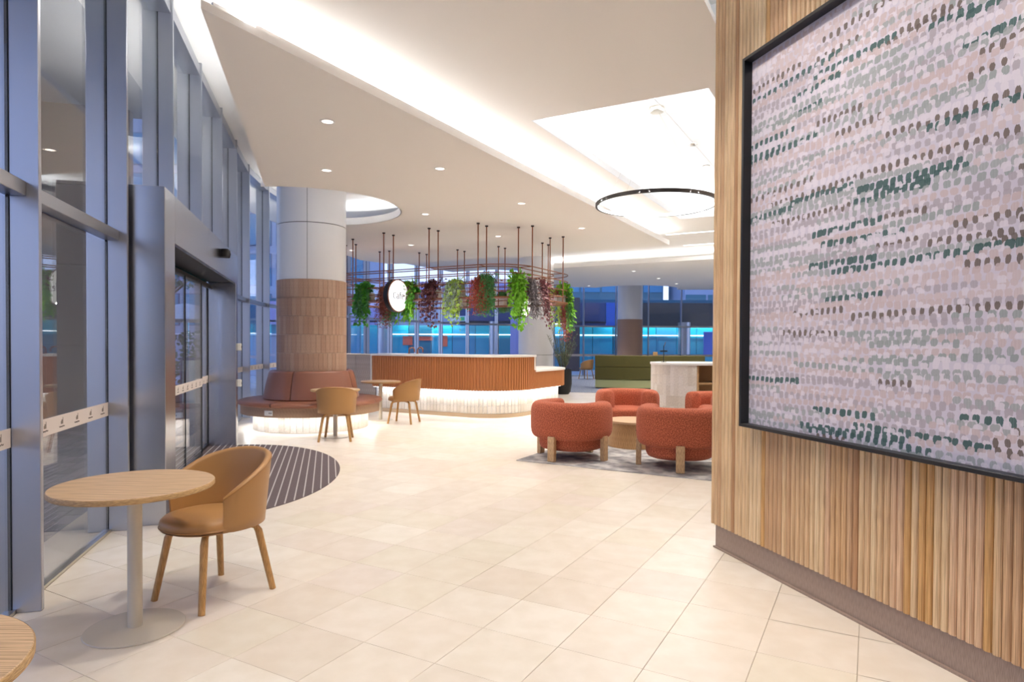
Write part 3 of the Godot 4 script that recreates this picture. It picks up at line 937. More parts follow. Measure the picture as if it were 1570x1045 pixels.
func build_counter() -> void:
	var c := thing("cafe_counter", "curved cafe counter with fluted caramel front over a glowing cream tile base", "counter", Vector3.ZERO, GRID_TURN)
	var step_at := 0.60                       # share of the length where the high bar drops to the low one
	part("plinth", ribbon(-0.02, 0.5, 0, 1, 0.0, 0.52), M.white_paint, c)
	part("kickboard", ribbon(0.018, 0.03, 0, 1, 0.0, 0.075), M.bronze_kick, c)
	part("front_board", ribbon(0.115, 0.04, 0, step_at, 0.52, 1.16), M.flute, c)
	part("front_board", ribbon(0.115, 0.04, step_at, 1, 0.52, 0.86), M.flute, c)
	part("underside", ribbon(0.115, 0.3, 0, 1, 0.52, 0.535), M.white_paint, c)
	part("worktop", ribbon(0.15, 0.72, 0, step_at, 1.16, 1.20), M.terrazzo, c)
	part("low_worktop", ribbon(0.15, 0.80, step_at, 1, 0.86, 0.90), M.terrazzo, c)
	part("stone_return", ribbon(0.14, 0.7, step_at - 0.006, step_at, 0.90, 1.16, 1), M.terrazzo, c)
	part("stone_end", MB.new().box(Vector3(-9.07, 0.91, -10.57), Vector3(0.035, 0.58, 0.60), 0.003), M.terrazzo, c)
	part("back_board", ribbon(-0.45, 0.03, 0, step_at, 0.52, 1.16), M.white_paint, c)
	var hi := MB.new().box(Vector3(0, 0.84, 0), Vector3(0.040, 0.64, 0.02), 0.006).mesh()
	var lo := MB.new().box(Vector3(0, 0.69, 0), Vector3(0.040, 0.34, 0.02), 0.006).mesh()
	var ln := counter_line(0.12)
	var acc := 0.0
	for i in range(1, ln.size()):
		acc += (ln[i][0] - ln[i - 1][0]).length()
		if acc >= 0.047:
			acc = 0.0
			var nrm: Vector3 = ln[i][1]
			part("flute", hi if float(i) / ln.size() < step_at else lo, M.flute, c, ln[i][0], atan2(nrm.x, nrm.z))
	ln = counter_line(-0.012)
	var tl := MB.new().box(Vector3.ZERO, Vector3(0.074, 0.142, 0.014), 0.002).mesh()
	acc = 0.0
	rng.seed = 31
	for i in range(1, ln.size()):
		acc += (ln[i][0] - ln[i - 1][0]).length()
		if acc >= 0.077:
			acc = 0.0
			var nrm: Vector3 = ln[i][1]
			if i > ln.size() * 0.86: break
			for r in 3:
				part("base_tile", tl, cream_tints[rng.randi() % 4], c, ln[i][0] + Vector3(0, 0.150 + r * 0.1455, 0), atan2(nrm.x, nrm.z))
	# light under the front
	var strip := ribbon(0.075, 0.012, 0, 1, 0.508, 0.519)
	part("led_strip", strip, M.cove_led, c)
	ln = counter_line(0.06)
	var k := 20
	while k < ln.size() - 14:
		var nrm: Vector3 = ln[k][1]
		area_light(c, ln[k][0] + Vector3(0, 0.50, 0), Vector3(0, -1, 0), Vector3(nrm.z, 0, -nrm.x), 0.5, 0.03, 0.21, LAMP_COVE)
		k += 26
	# cabinet to the left of the bar
	var cab := thing("side_cabinet", "grey oak cabinet at the end of the cafe counter", "cabinet", Vector3.ZERO, GRID_TURN)
	part("body", MB.new().box(Vector3(-9.95, 0.56, -10.86), Vector3(1.70, 1.12, 0.80)), M.grey_oak, cab)
	for i in 3:
		part("door_panel", MB.new().box(Vector3(-9.37 - i * 0.566, 0.62, -10.45), Vector3(0.56, 1.08, 0.02), 0.002), M.grey_oak, cab)
	part("plinth", MB.new().box(Vector3(-9.95, 0.04, -10.47), Vector3(1.70, 0.08, 0.02)), M.black_metal, cab)
	part("top_board", MB.new().box(Vector3(-9.95, 1.16, -10.86), Vector3(1.72, 0.03, 0.84), 0.002), M.grey_oak, cab)
	# bench inside the bar and the two taps on it
	single("back_bench", MB.new().box(Vector3(-8.2, 0.45, -12.5), Vector3(2.6, 0.9, 0.6), 0.01), M.grey_oak, "grey oak work bench inside the cafe counter", "bench", Vector3.ZERO, GRID_TURN)
	for i in 2:
		var p: Vector3 = Basis(Vector3.UP, GRID_TURN) * Vector3(-8.36 + i * 0.22, 1.20, -10.72)
		var tp := thing("bar_tap", ["copper gooseneck tap on the worktop, the one nearer the grey oak cabinet", "copper gooseneck tap on the worktop, the one farther from the grey oak cabinet"][i], "tap", p, GRID_TURN, "copper taps on the worktop")
		var path := [Vector3(-0.07, 0, 0)]
		for j in 9:
			var a := PI - PI * j / 8.0
			path.append(Vector3(cos(a) * 0.07, 0.07 + sin(a) * 0.06, 0))
		path.append(Vector3(0.07, 0.035, 0))
		part("spout", MB.new().tube(path, 0.014, 10), M.copper, tp)
		part("base", MB.new().lathe([Vector2(0.024, 0), Vector2(0.024, 0.012), Vector2(0.016, 0.02), Vector2(0.0, 0.02)], 16, Vector3(-0.07, 0, 0)), M.copper, tp)

# ---------------------------------------------------------------- planted frame over the counter
func round_rect(u0: float, u1: float, v0: float, v1: float, r: float, y: float, n := 10) -> Array:      # local x is v, local z is -u
	var pts := []
	for q in [[v1 - r, u0 + r, 0.0], [v1 - r, u1 - r, PI / 2], [v0 + r, u1 - r, PI], [v0 + r, u0 + r, PI * 1.5]]:
		for i in n + 1:
			var a: float = q[2] + PI / 2 * i / n
			pts.append(Vector3(q[0] + sin(a) * r, y, -(q[1]) + cos(a) * r))
	return pts

func build_planter() -> void:
	var f := thing("planter_frame", "copper tube frame hanging from the soffit over the cafe counter", "hanging frame", Vector3.ZERO, GRID_TURN)
	for y in [2.88, 2.73, 2.54, 2.40]:
		part("rail", MB.new().tube(round_rect(10.15, 13.08, -10.5, -5.61, 0.75, y), 0.0105, 6, true), M.copper, f)
	for y in [2.88, 2.73, 2.40]:
		part("rail", MB.new().tube(round_rect(10.45, 12.78, -10.2, -5.91, 0.45, y), 0.0105, 6, true), M.copper, f)
	# shelf ring in four boards
	var ob := round_rect(10.13, 13.10, -10.52, -5.59, 0.77, 0)
	var ib := round_rect(10.47, 12.76, -10.18, -5.93, 0.43, 0)
	for k in 4:
		var sh := PackedVector2Array()
		var m := ob.size() / 4
		for i in m + 1: sh.append(Vector2(ob[(k * m + i) % ob.size()].x, ob[(k * m + i) % ob.size()].z))
		for i in range(m, -1, -1): sh.append(Vector2(ib[(k * m + i) % ib.size()].x, ib[(k * m + i) % ib.size()].z))
		part("shelf_board", MB.new().prism(sh, 2.262, 2.292), M.copper, f)
	for q in [[10.15, -6.38], [10.45, -6.38], [10.15, -7.5], [10.45, -7.5], [10.15, -8.63], [10.45, -8.63], [10.15, -9.74], [10.45, -9.74], [10.85, -5.91], [10.85, -5.61], [12.24, -5.61], [12.24, -5.91], [12.78, -6.36], [13.08, -6.36], [12.78, -7.48], [13.08, -7.48], [12.78, -8.61], [13.08, -8.61], [12.78, -9.74], [13.08, -9.74], [11.04, -10.2], [11.04, -10.5], [12.2, -10.2], [12.2, -10.5]]:
		var at := Vector3(q[1], 0, -q[0])
		var rod := part("hanger_rod", MB.new().tube([at + Vector3(0, 2.29, 0), at + Vector3(0, LOW, 0)], 0.0125, 8), M.copper, f)
		part("ceiling_flange", MB.new().lathe([Vector2(0.012, LOW - 0.025), Vector2(0.03, LOW - 0.02), Vector2(0.03, LOW)], 12, at), M.dark_bronze, rod)
	for q in [[10.3, -6.38, 1], [10.3, -7.5, 1], [10.3, -8.63, 1], [10.3, -9.74, 1], [12.93, -6.36, 1], [12.93, -7.48, 1], [12.93, -8.61, 1], [12.93, -9.74, 1], [10.85, -5.76, 0], [12.24, -5.76, 0]]:
		var s := Vector3(0, 0, 0.15) if q[2] == 1 else Vector3(0.15, 0, 0)
		for y in [2.88, 2.40]:
			part("tie_bar", MB.new().tube([Vector3(q[1], y, -q[0]) - s, Vector3(q[1], y, -q[0]) + s], 0.009, 6), M.copper, f)
	# round signs
	for k in 2:
		var p: Vector3 = [g(9.84, -8.05, 2.335), g(12.98, -6.95, 2.34)][k]
		var sg := thing("round_sign", ["lit round Cafe sign on the front of the planted frame", "lit round sign half hidden behind hanging leaves at the back of the frame"][k], "sign", p, atan2(V.x, V.z))
		var bs := Basis(Vector3.RIGHT, PI / 2)
		part("drum", MB.new().lathe([Vector2(0.0, -0.07), Vector2(0.305, -0.07), Vector2(0.315, -0.06), Vector2(0.315, 0.05), Vector2(0.302, 0.055), Vector2(0.302, 0.045)], 48, Vector3.ZERO, 0, TAU, bs), M.black_metal, sg)
		part("rim", MB.new().lathe([Vector2(0.302, 0.045), Vector2(0.302, 0.06), Vector2(0.320, 0.06), Vector2(0.320, 0.04)], 48, Vector3.ZERO, 0, TAU, bs), M.copper, sg)
		part("sign_face", MB.new().lathe([Vector2(0.302, 0.05), Vector2(0.0, 0.05)], 48, Vector3.ZERO, 0, TAU, bs), M.sign_face, sg)
		var tm := TextMesh.new()
		var sf := SystemFont.new()
		sf.font_names = PackedStringArray(["Droid Sans"])
		tm.font = sf; tm.text = "Cafe"; tm.font_size = 64; tm.pixel_size = 0.0027; tm.depth = 0.003
		part("lettering", tm, M.sign_text, sg, Vector3(0, 0, 0.054))
		for j in 2:
			part("leaf_mark", MB.new().box(Vector3(0.165 + j * 0.01, 0.20 - j * 0.06, 0.053), Vector3(0.025, 0.04, 0.003), 0.001, Basis(Vector3.BACK, 0.5)), M.leaf_fern, sg)
		var sl := SpotLight3D.new()
		sl.name = "light"
		sg.add_child(sl)
		sl.position = Vector3(0, -0.27, 0.075)
		sl.basis = Basis.looking_at(Vector3(0, 0, 1))
		sl.spot_angle = 80.0; sl.spot_range = 20.0; sl.light_energy = 0.25; sl.light_size = 0.0
		sl.shadow_enabled = true
	# trailing plants: picture column, material, habit, height over the rail, drop, label
	var wide := {}
	for q in [
		[546, "leaf_green", "leafy", 0.22, 0.55, "glossy dark green leafy plant at the column end of the frame"],
		[568, "leaf_fern", "fern", 0.16, 0.42, "fine green trailing fern beside the rust coloured plant"],
		[579, "leaf_rust", "thread", 0.14, 0.62, "rust brown thread leaved plant left of the lit Cafe sign"],
		[618, "leaf_green", "leafy", -0.05, 0.46, "small green leafy plant hanging under the lit Cafe sign"],
		[628, "leaf_plum", "bushy", 0.22, 0.02, "dark plum leaved plant right of the lit Cafe sign"],
		[637, "leaf_bright", "strap", 0.18, 0.50, "bright green strap leaved fern right of the lit Cafe sign"],
		[660, "leaf_plum", "vine", 0.24, 0.62, "dark plum vine between two hanger rods"],
		[683, "leaf_silver", "thread", 0.20, 0.36, "silver grey trailing plant beside the lime ivy"],
		[695, "leaf_lime", "vine", 0.24, 0.66, "long lime green ivy in the middle of the frame"],
		[719, "leaf_red", "bushfall", 0.26, 0.40, "bushy brick red plant in the middle of the frame"],
		[748, "leaf_fern", "fern", 0.34, 0.42, "full green fern on the front curve of the frame"],
		[787, "leaf_bright", "leafy", 0.36, 0.62, "large bright green leafy plant on the rounded corner"],
		[806, "leaf_smoke", "thread", 0.26, 0.44, "smoky grey thread leaved plant on the rounded corner"],
		[828, "leaf_plum", "vine", 0.26, 0.62, "plum heart leaved vine at the short end of the frame"],
		[845, "leaf_lime", "vine", 0.24, 0.66, "yellow green ivy at the short end of the frame"],
		[855, "leaf_red", "thread", 0.20, 0.85, "long red thread leaved plant at the short end of the frame"],
		[861, "leaf_fern", "fern", 0.20, 0.66, "dark green fern at the far end of the frame"],
		[873, "leaf_bright", "leafy", 0.26, 0.66, "bright green leafy plant at the very end of the frame"]]:
		place_plant(q, false)
	for q in [
		[556, "leaf_fern", "fern", 0.1, 0.5, "green fern on the back rail nearest the clad column"],
		[690, "leaf_green", "bushy", 0.12, 0.1, "small green plant on the back rail in the middle"],
		[722, "leaf_green", "leafy", 0.10, 0.12, "low green plant on the back rail behind the red plant"],
		[766, "leaf_fern", "fern", 0.2, 0.2, "green fern on the back rail behind the bright leafy plant"]]:
		place_plant(q, true)

func place_plant(q: Array, back: bool) -> void:
	var best := 1e9
	var at := Vector3.ZERO
	var out := Vector3.ZERO
	var line := round_rect(10.3, 12.93, -10.35, -5.76, 0.6, 2.292, 24)
	var bs := Basis(Vector3.UP, GRID_TURN)
	for i in line.size():
		var u: float = -line[i].z
		var v: float = line[i].x
		if back != (u > 12.5 and v < -6.2): continue
		if not back and u > 10.95 and v < -6.4: continue
		var w: Vector3 = bs * line[i]
		for e in 6:
			var nx: Vector3 = bs * line[(i + 1) % line.size()]
			var pt: Vector3 = w.lerp(nx, e / 6.0)
			var dpx := absf(to_px(pt).x - (q[0] + (8 if q[0] < 730 else 2 if q[0] < 790 else 0)))
			if dpx < best:
				best = dpx; at = pt
				var d := (nx - w)
				if d.length() > 1e-4:
					d = d.normalized(); out = Vector3(-d.z, 0, d.x)
	var mid: Vector3 = bs * Vector3(-8.1, 0, -11.6)
	if out.dot(at - Vector3(mid.x, at.y, mid.z)) < 0: out = -out
	var t := thing("trailing_plant", q[5], "plant", at, atan2(out.x, out.z), "")
	part("pot", MB.new().box(Vector3(0, 0.085, 0), Vector3(0.24, 0.17, 0.19), 0.012), M.pot_white, t)
	var r := RandomNumberGenerator.new()
	r.seed = int(q[0]) * 7 + (1 if back else 0)
	var fo := MB.new()
	var sm := MB.new()
	var habit: String = q[2]
	var rise: float = q[3]; var drop: float = q[4]
	var cfg: Array = {"leafy": [40, 12, 0.115, 0.085, 0.17], "fern": [90, 18, 0.062, 0.018, 0.13], "thread": [90, 20, 0.055, 0.02, 0.15], "bushy": [40, 9, 0.075, 0.045, 0.12], "strap": [66, 10, 0.14, 0.028, 0.16], "vine": [32, 16, 0.075, 0.062, 0.17], "bushfall": [120, 15, 0.05, 0.02, 0.16]}[habit]
	for s in cfg[0]:
		var x0 := r.randf_range(-0.10, 0.10)
		var side: float = r.randf_range(-1, 1) * cfg[4]
		var hang := r.randf() > (0.25 if habit in ["leafy", "bushfall", "bushy"] else 0.12)
		var dr: float = drop * (r.randf_range(0.35, 1.0))
		var reach := r.randf_range(0.10, 0.24)
		var top: float = 0.15 + maxf(rise, 0.02) * r.randf_range(0.2, 0.75)
		var path := []
		var n: int = cfg[1]
		for k in n + 1:
			var w := float(k) / n
			var y := 0.16 + (top - 0.1) * sin(minf(w * 2.0, 1.0) * PI * 0.5) - (dr + top) * pow(maxf(w - 0.25, 0) / 0.75, 1.3)
			if not hang: y = 0.16 + maxf(rise, 0.05) * w * r.randf_range(0.75, 0.9)
			path.append(Vector3(x0 + side * sqrt(w), y, (reach if hang else reach * r.randf_range(-0.1, 0.4)) * sqrt(w) + (0.03 if hang else 0.0)))
		for k in range(1, path.size()):
			var d: Vector3 = (path[k] - path[k - 1]).normalized()
			for e in (2 if habit in ["fern", "thread", "bushfall"] else 1):
				var al := (d * r.randf_range(0.1, 0.7) + Vector3(r.randf_range(-1, 1), r.randf_range(-0.7, 0.4), r.randf_range(-0.3, 1.0))).normalized()
				if habit == "strap": al = (d + Vector3(r.randf_range(-0.3, 0.3), -0.2, r.randf_range(-0.2, 0.4))).normalized()
				var ac := al.cross(Vector3(r.randf_range(-1, 1), r.randf_range(0.2, 1), r.randf_range(0.2, 1)).normalized()).normalized()
				fo.leaf(path[k] + Vector3(r.randf_range(-0.012, 0.012), 0, r.randf_range(-0.01, 0.01)), al, ac, cfg[2] * r.randf_range(0.65, 1.15), cfg[3] * r.randf_range(0.7, 1.15))
		if s % 3 == 0 and path.size() > 4:
			sm.tube([path[0], path[int(n * 0.3)], path[int(n * 0.6)], path[n]], 0.0022, 4)
	var fp := part("foliage", fo, M[q[1]], t)
	fp.set_meta("kind", "stuff")
	part("stem", sm, M.stem, t)

# ---------------------------------------------------------------- tiled bar in the lounge
func build_tile_bar() -> void:
	var b := thing("tiled_bar", "cream tiled bar with a rounded end and open oak shelves behind the armchairs", "bar", Vector3(3.12, 0, -11.55))
	var n := 20
	rng.seed = 37
	var tl := MB.new().box(Vector3.ZERO, Vector3(0.0745, 0.177, 0.014), 0.002).mesh()
	part("core", MB.new().lathe([Vector2(0.60, 0.0), Vector2(0.60, 1.06), Vector2(0.0, 1.06)], 40, Vector3.ZERO, -PI * 0.95, 0.06), M.grout, b)
	for k in 26:
		var a := -PI * 0.9 + k * 0.1215
		if a > 0.03: break
		for r in 6:
			part("bar_tile", tl, cream_tints[rng.randi() % 4], b, Vector3(sin(a) * 0.607, 0.09 + r * 0.178, cos(a) * 0.607), a)
	part("worktop", MB.new().prism(bar_top(), 1.065, 1.10), M.terrazzo, b)
	part("end_panel", MB.new().box(Vector3(0.045, 0.53, 0.30), Vector3(0.03, 1.06, 0.60)), M.oak, b)
	part("back_panel", MB.new().box(Vector3(0.97, 0.53, 0.10), Vector3(1.82, 1.06, 0.03)), M.oak, b)
	part("shelf", MB.new().box(Vector3(0.97, 0.755, 0.34), Vector3(1.82, 0.03, 0.46)), M.oak, b)
	part("shelf", MB.new().box(Vector3(0.97, 0.40, 0.34), Vector3(1.82, 0.03, 0.46)), M.oak, b)
	part("base_board", MB.new().box(Vector3(0.97, 0.05, 0.34), Vector3(1.82, 0.10, 0.46)), M.oak, b)
	var t := thing("black_stand", "thin black stand with a cross piece on the tiled bar", "stand", Vector3(2.72, 1.10, -11.55))
	part("pole", MB.new().tube([Vector3(0, 0, 0), Vector3(0, 0.30, 0)], 0.008, 8), M.black_metal, t)
	part("foot", MB.new().lathe([Vector2(0.05, 0.0), Vector2(0.05, 0.008), Vector2(0.0, 0.01)], 20), M.black_metal, t)
	part("cross_piece", MB.new().box(Vector3(0.0, 0.20, 0), Vector3(0.13, 0.025, 0.03), 0.004), M.black_metal, t)
	part("lever", MB.new().tube([Vector3(0.01, 0.29, 0), Vector3(0.03, 0.36, 0)], 0.006, 6), M.copper, t)

func bar_top() -> PackedVector2Array:
	var s := PackedVector2Array()
	for i in 25:
		var a := -PI + (PI + 0.0) * i / 24.0
		s.append(Vector2(sin(a) * 0.63, cos(a) * 0.63))
	s.append(Vector2(1.9, 0.63)); s.append(Vector2(1.9, -0.63))
	return s

# ---------------------------------------------------------------- round bench at the column
func build_bench() -> void:
	var b := thing("round_bench", "round brown leather bench with backrest ringing the clad column", "bench", Vector3(COL1.x, 0, COL1.y))
	part("plinth", MB.new().lathe([Vector2(0.922, 0.0), Vector2(0.922, 0.27)], 64), M.clad_grout, b)
	var pt := MB.new().box(Vector3(0, 0.135, 0), Vector3(0.094, 0.262, 0.014), 0.002).mesh()
	rng.seed = 67
	for k in 60:
		var pa := TAU * k / 60.0
		if cos(pa) > -0.3:
			part("plinth_tile", pt, cream_tints[rng.randi() % 4], b, Vector3(sin(pa) * 0.926, 0, cos(pa) * 0.926), pa)
	part("apron", MB.new().lathe([Vector2(0.93, 0.27), Vector2(1.125, 0.27), Vector2(1.125, 0.41), Vector2(0.93, 0.41)], 72), M.apron_oak, b)
	for k in 4:
		var a := -0.17 + k * PI / 2 - 0.08
		var e := 0.008
		part("seat_cushion", MB.new().lathe([Vector2(0.6, 0.41), Vector2(1.13, 0.41), Vector2(1.165, 0.425), Vector2(1.175, 0.45), Vector2(1.16, 0.474), Vector2(1.12, 0.486), Vector2(0.6, 0.49)], 24, Vector3.ZERO, a + e, a + PI / 2 - e), M.brown_leather, b)
		var rows := []
		a = -0.15 + k * PI / 2
		for i in 23:
			var w := i / 22.0
			var th := a + 0.012 + (PI / 2 - 0.024) * w
			var ed := minf(w, 1.0 - w) * 22.0
			var pull := 0.0 if ed > 1.5 else (1.5 - ed) * 0.012
			var row := PackedVector3Array()
			for q in [Vector2(0.60, 0.49), Vector2(0.765 - pull, 0.49), Vector2(0.78 - pull, 0.51), Vector2(0.735 - pull, 0.74), Vector2(0.69 - pull, 0.925 - pull), Vector2(0.672 - pull, 0.952 - pull), Vector2(0.64, 0.962 - pull), Vector2(0.58, 0.955)]:
				row.append(Vector3(sin(th) * q.x, q.y, cos(th) * q.x))
			rows.append(row)
		part("back_cushion", MB.new().grid(rows, false, true, true), M.brown_leather, b)
	var a := -0.30
	var sk := part("power_socket", MB.new().box(Vector3(sin(a) * 1.127, 0.335, cos(a) * 1.127), Vector3(0.15, 0.08, 0.014), 0.006, Basis(Vector3.UP, a)), M.white_plastic, b)
	for k in 2:
		part("outlet", MB.new().box(Vector3(sin(a) * 1.135, 0.335, cos(a) * 1.135) + Vector3(cos(a), 0, -sin(a)) * (0.02 + k * 0.03), Vector3(0.014, 0.02, 0.004), 0.001, Basis(Vector3.UP, a)), M.dark_dot, sk)
	part("led_ring", MB.new().lathe([Vector2(1.0, 0.262), Vector2(1.02, 0.262), Vector2(1.02, 0.269)], 64), M.cove_led, b)
	for k in 16:
		var w := TAU * k / 16.0
		area_light(b, Vector3(sin(w) * 1.03, 0.255, cos(w) * 1.03), Vector3(0, -1, 0), Vector3(cos(w), 0, -sin(w)), 0.36, 0.03, 0.11, LAMP_COVE)

# ---------------------------------------------------------------- chairs and tables
func make_tub_chair(label: String, at: Vector3, turn: float) -> Node3D:      # local -z is the front
	var t := thing("tub_chair", label, "chair", at, turn, "tan leather tub chairs")
	var rows := []
	var N := 44
	for i in N + 1:
		var w := float(i) / N * 2.0 - 1.0
		var a := w * deg_to_rad(118)
		var ytop := 0.795 - 0.20 * pow(absf(w), 2.2)
		var y0 := 0.405
		var row := PackedVector3Array()
		var endf := clampf((1.0 - absf(w)) * 12.0, 0.25, 1.0)
		var th := 0.019 * endf
		for k in 16:
			var sy: float
			var off: float
			if k < 6:                                # up the outside
				sy = y0 + (ytop - 0.02 - y0) * k / 5.0; off = th
			elif k < 10:
				var e := PI * (k - 5) / 5.0
				sy = ytop - 0.02 + 0.02 * sin(e); off = th * cos(e)
			else:
				sy = ytop - 0.02 - (ytop - 0.02 - y0) * (k - 10) / 5.0; off = -th
			var fl := 0.035 * clampf((sy - y0) / 0.4, 0.0, 1.0)
			var rx := 0.248 + fl + off; var rz := 0.245 + fl * 1.2 + off
			row.append(Vector3(sin(a) * rx, sy, cos(a) * rz + 0.015))
		rows.append(row)
	var shell := part("backrest", MB.new().grid(rows, false, true, true), M.tan_leather, t)
	var edge := []
	for i in range(0, N + 1):
		var row: PackedVector3Array = rows[i]
		edge.append(row[5] + Vector3(0, 0.008, 0))
	part("piping", MB.new().tube(edge, 0.0035, 6), M.tan_piping, shell)
	var sc := Basis.from_scale(Vector3(1.0, 1.0, 1.06))
	var seat := part("seat", MB.new().lathe([Vector2(0.0, 0.405), Vector2(0.225, 0.405), Vector2(0.236, 0.412), Vector2(0.240, 0.432), Vector2(0.236, 0.452), Vector2(0.222, 0.466), Vector2(0.16, 0.474), Vector2(0.0, 0.476)], 44, Vector3(0, 0, -0.02), 0, TAU, sc), M.tan_leather, t)
	part("piping", MB.new().lathe([Vector2(0.240, 0.416), Vector2(0.244, 0.419), Vector2(0.240, 0.423)], 44, Vector3(0, 0, -0.02), 0, TAU, sc), M.tan_piping, seat)
	part("seat_base", MB.new().lathe([Vector2(0.0, 0.39), Vector2(0.20, 0.39), Vector2(0.235, 0.406)], 36, Vector3(0, 0, -0.02), 0, TAU, sc), M.tan_piping, t)
	for q in [[-0.20, -0.215], [0.20, -0.215], [-0.225, 0.225], [0.225, 0.225]]:
		var path := [Vector3(q[0], 0.0, q[1]), Vector3(q[0] * 0.86, 0.20, q[1] * 0.86), Vector3(q[0] * 0.76, 0.345, q[1] * 0.76), Vector3(q[0] * 0.70, 0.375, q[1] * 0.70), Vector3(q[0] * 0.55, 0.382, q[1] * 0.55), Vector3(q[0] * 0.2, 0.383, q[1] * 0.2)]
		part("leg", MB.new().tube(path, [0.0175, 0.019, 0.0205, 0.018, 0.014, 0.011], 12), M.oak_leg, t)
	return t

func make_table(label: String, at: Vector3, turn: float) -> Node3D:
	var t := thing("cafe_table", label, "table", at, turn, "round cafe tables")
	part("table_top", MB.new().lathe([Vector2(0.0, 0.692), Vector2(0.356, 0.692), Vector2(0.362, 0.697), Vector2(0.362, 0.716), Vector2(0.358, 0.72), Vector2(0.0, 0.72)], 72), M.oak_table, t)
	part("edge_band", MB.new().lathe([Vector2(0.3565, 0.6915), Vector2(0.3628, 0.697), Vector2(0.3628, 0.7155), Vector2(0.3605, 0.7185)], 72), M.oak_edge, t)
	part("pole", MB.new().lathe([Vector2(0.033, 0.008), Vector2(0.033, 0.690)], 28), M.satin_paint, t)
	part("mount_plate", MB.new().lathe([Vector2(0.033, 0.676), Vector2(0.13, 0.684), Vector2(0.13, 0.692)], 28), M.satin_paint, t)
	part("base_disc", MB.new().lathe([Vector2(0.0, 0.0), Vector2(0.222, 0.0), Vector2(0.225, 0.003), Vector2(0.222, 0.008), Vector2(0.05, 0.011), Vector2(0.033, 0.012)], 64), M.satin_paint, t)
	return t

func super_plan(a: float, rx: float, rz: float, e: float) -> Vector2:      # rounded-square plan, a from the back
	var s := sin(a); var c := cos(a)
	return Vector2(signf(s) * pow(absf(s), 2.0 / e) * rx, signf(c) * pow(absf(c), 2.0 / e) * rz)

func make_armchair(label: String, at: Vector3, turn: float) -> Node3D:
	var t := thing("armchair", label, "armchair", at, turn, "terracotta armchairs round the coffee table")
	# back and arms: one thick roll bent round the seat
	var rows := []
	var N := 64
	for i in N + 1:
		var w := float(i) / N * 2.0 - 1.0
		var a := w * deg_to_rad(136)
		var c := super_plan(a, 0.365, 0.345, 2.5)
		var c2 := super_plan(a + 0.01, 0.365, 0.345, 2.5)
		var tg := (c2 - c).normalized()
		var nrm := Vector2(-tg.y, tg.x)
		if nrm.dot(c) < 0: nrm = -nrm
		var en := (1.0 - absf(w)) / 0.075
		var sc := 1.0 if en >= 1.0 else sqrt(maxf(0.0, 1.0 - pow(1.0 - en, 2))) 
		sc = maxf(sc, 0.02)
		var row := PackedVector3Array()
		for k in 28:
			var b := TAU * k / 28.0
			var px := signf(cos(b)) * pow(absf(cos(b)), 0.62) * 0.128 * lerpf(sc, 1.0, 0.0)
			var py := signf(sin(b)) * pow(absf(sin(b)), 0.48) * 0.225 * lerpf(sc, 1.0, 0.55)
			row.append(Vector3(c.x + nrm.x * px, 0.478 + py, c.y + nrm.y * px))
		rows.append(row)
	part("backrest", MB.new().grid(rows, false, true, true), M.terracotta_weave, t)
	# seat drum
	var dr := []
	for q in [Vector2(0.0, 0.115), Vector2(0.85, 0.115), Vector2(0.94, 0.13), Vector2(0.985, 0.165), Vector2(1.0, 0.21), Vector2(1.0, 0.37), Vector2(0.985, 0.405), Vector2(0.94, 0.43), Vector2(0.8, 0.44), Vector2(0.0, 0.445)]:
		var row := PackedVector3Array()
		for k in 56:
			var c := super_plan(TAU * k / 56.0, 0.385 * maxf(q.x, 0.001), 0.40 * maxf(q.x, 0.001), 2.5)
			row.append(Vector3(c.x, q.y, c.y - 0.02))
		dr.append(row)
	part("seat", MB.new().grid(dr, false, true), M.terracotta_weave, t)
	for k in 4:
		var a := PI / 2 * k
		part("leg", MB.new().box(Vector3(sin(a) * 0.462, 0.15, cos(a) * 0.445), Vector3(0.095, 0.30, 0.06), 0.006, Basis(Vector3.UP, a)), M.block_leg, t)
	return t

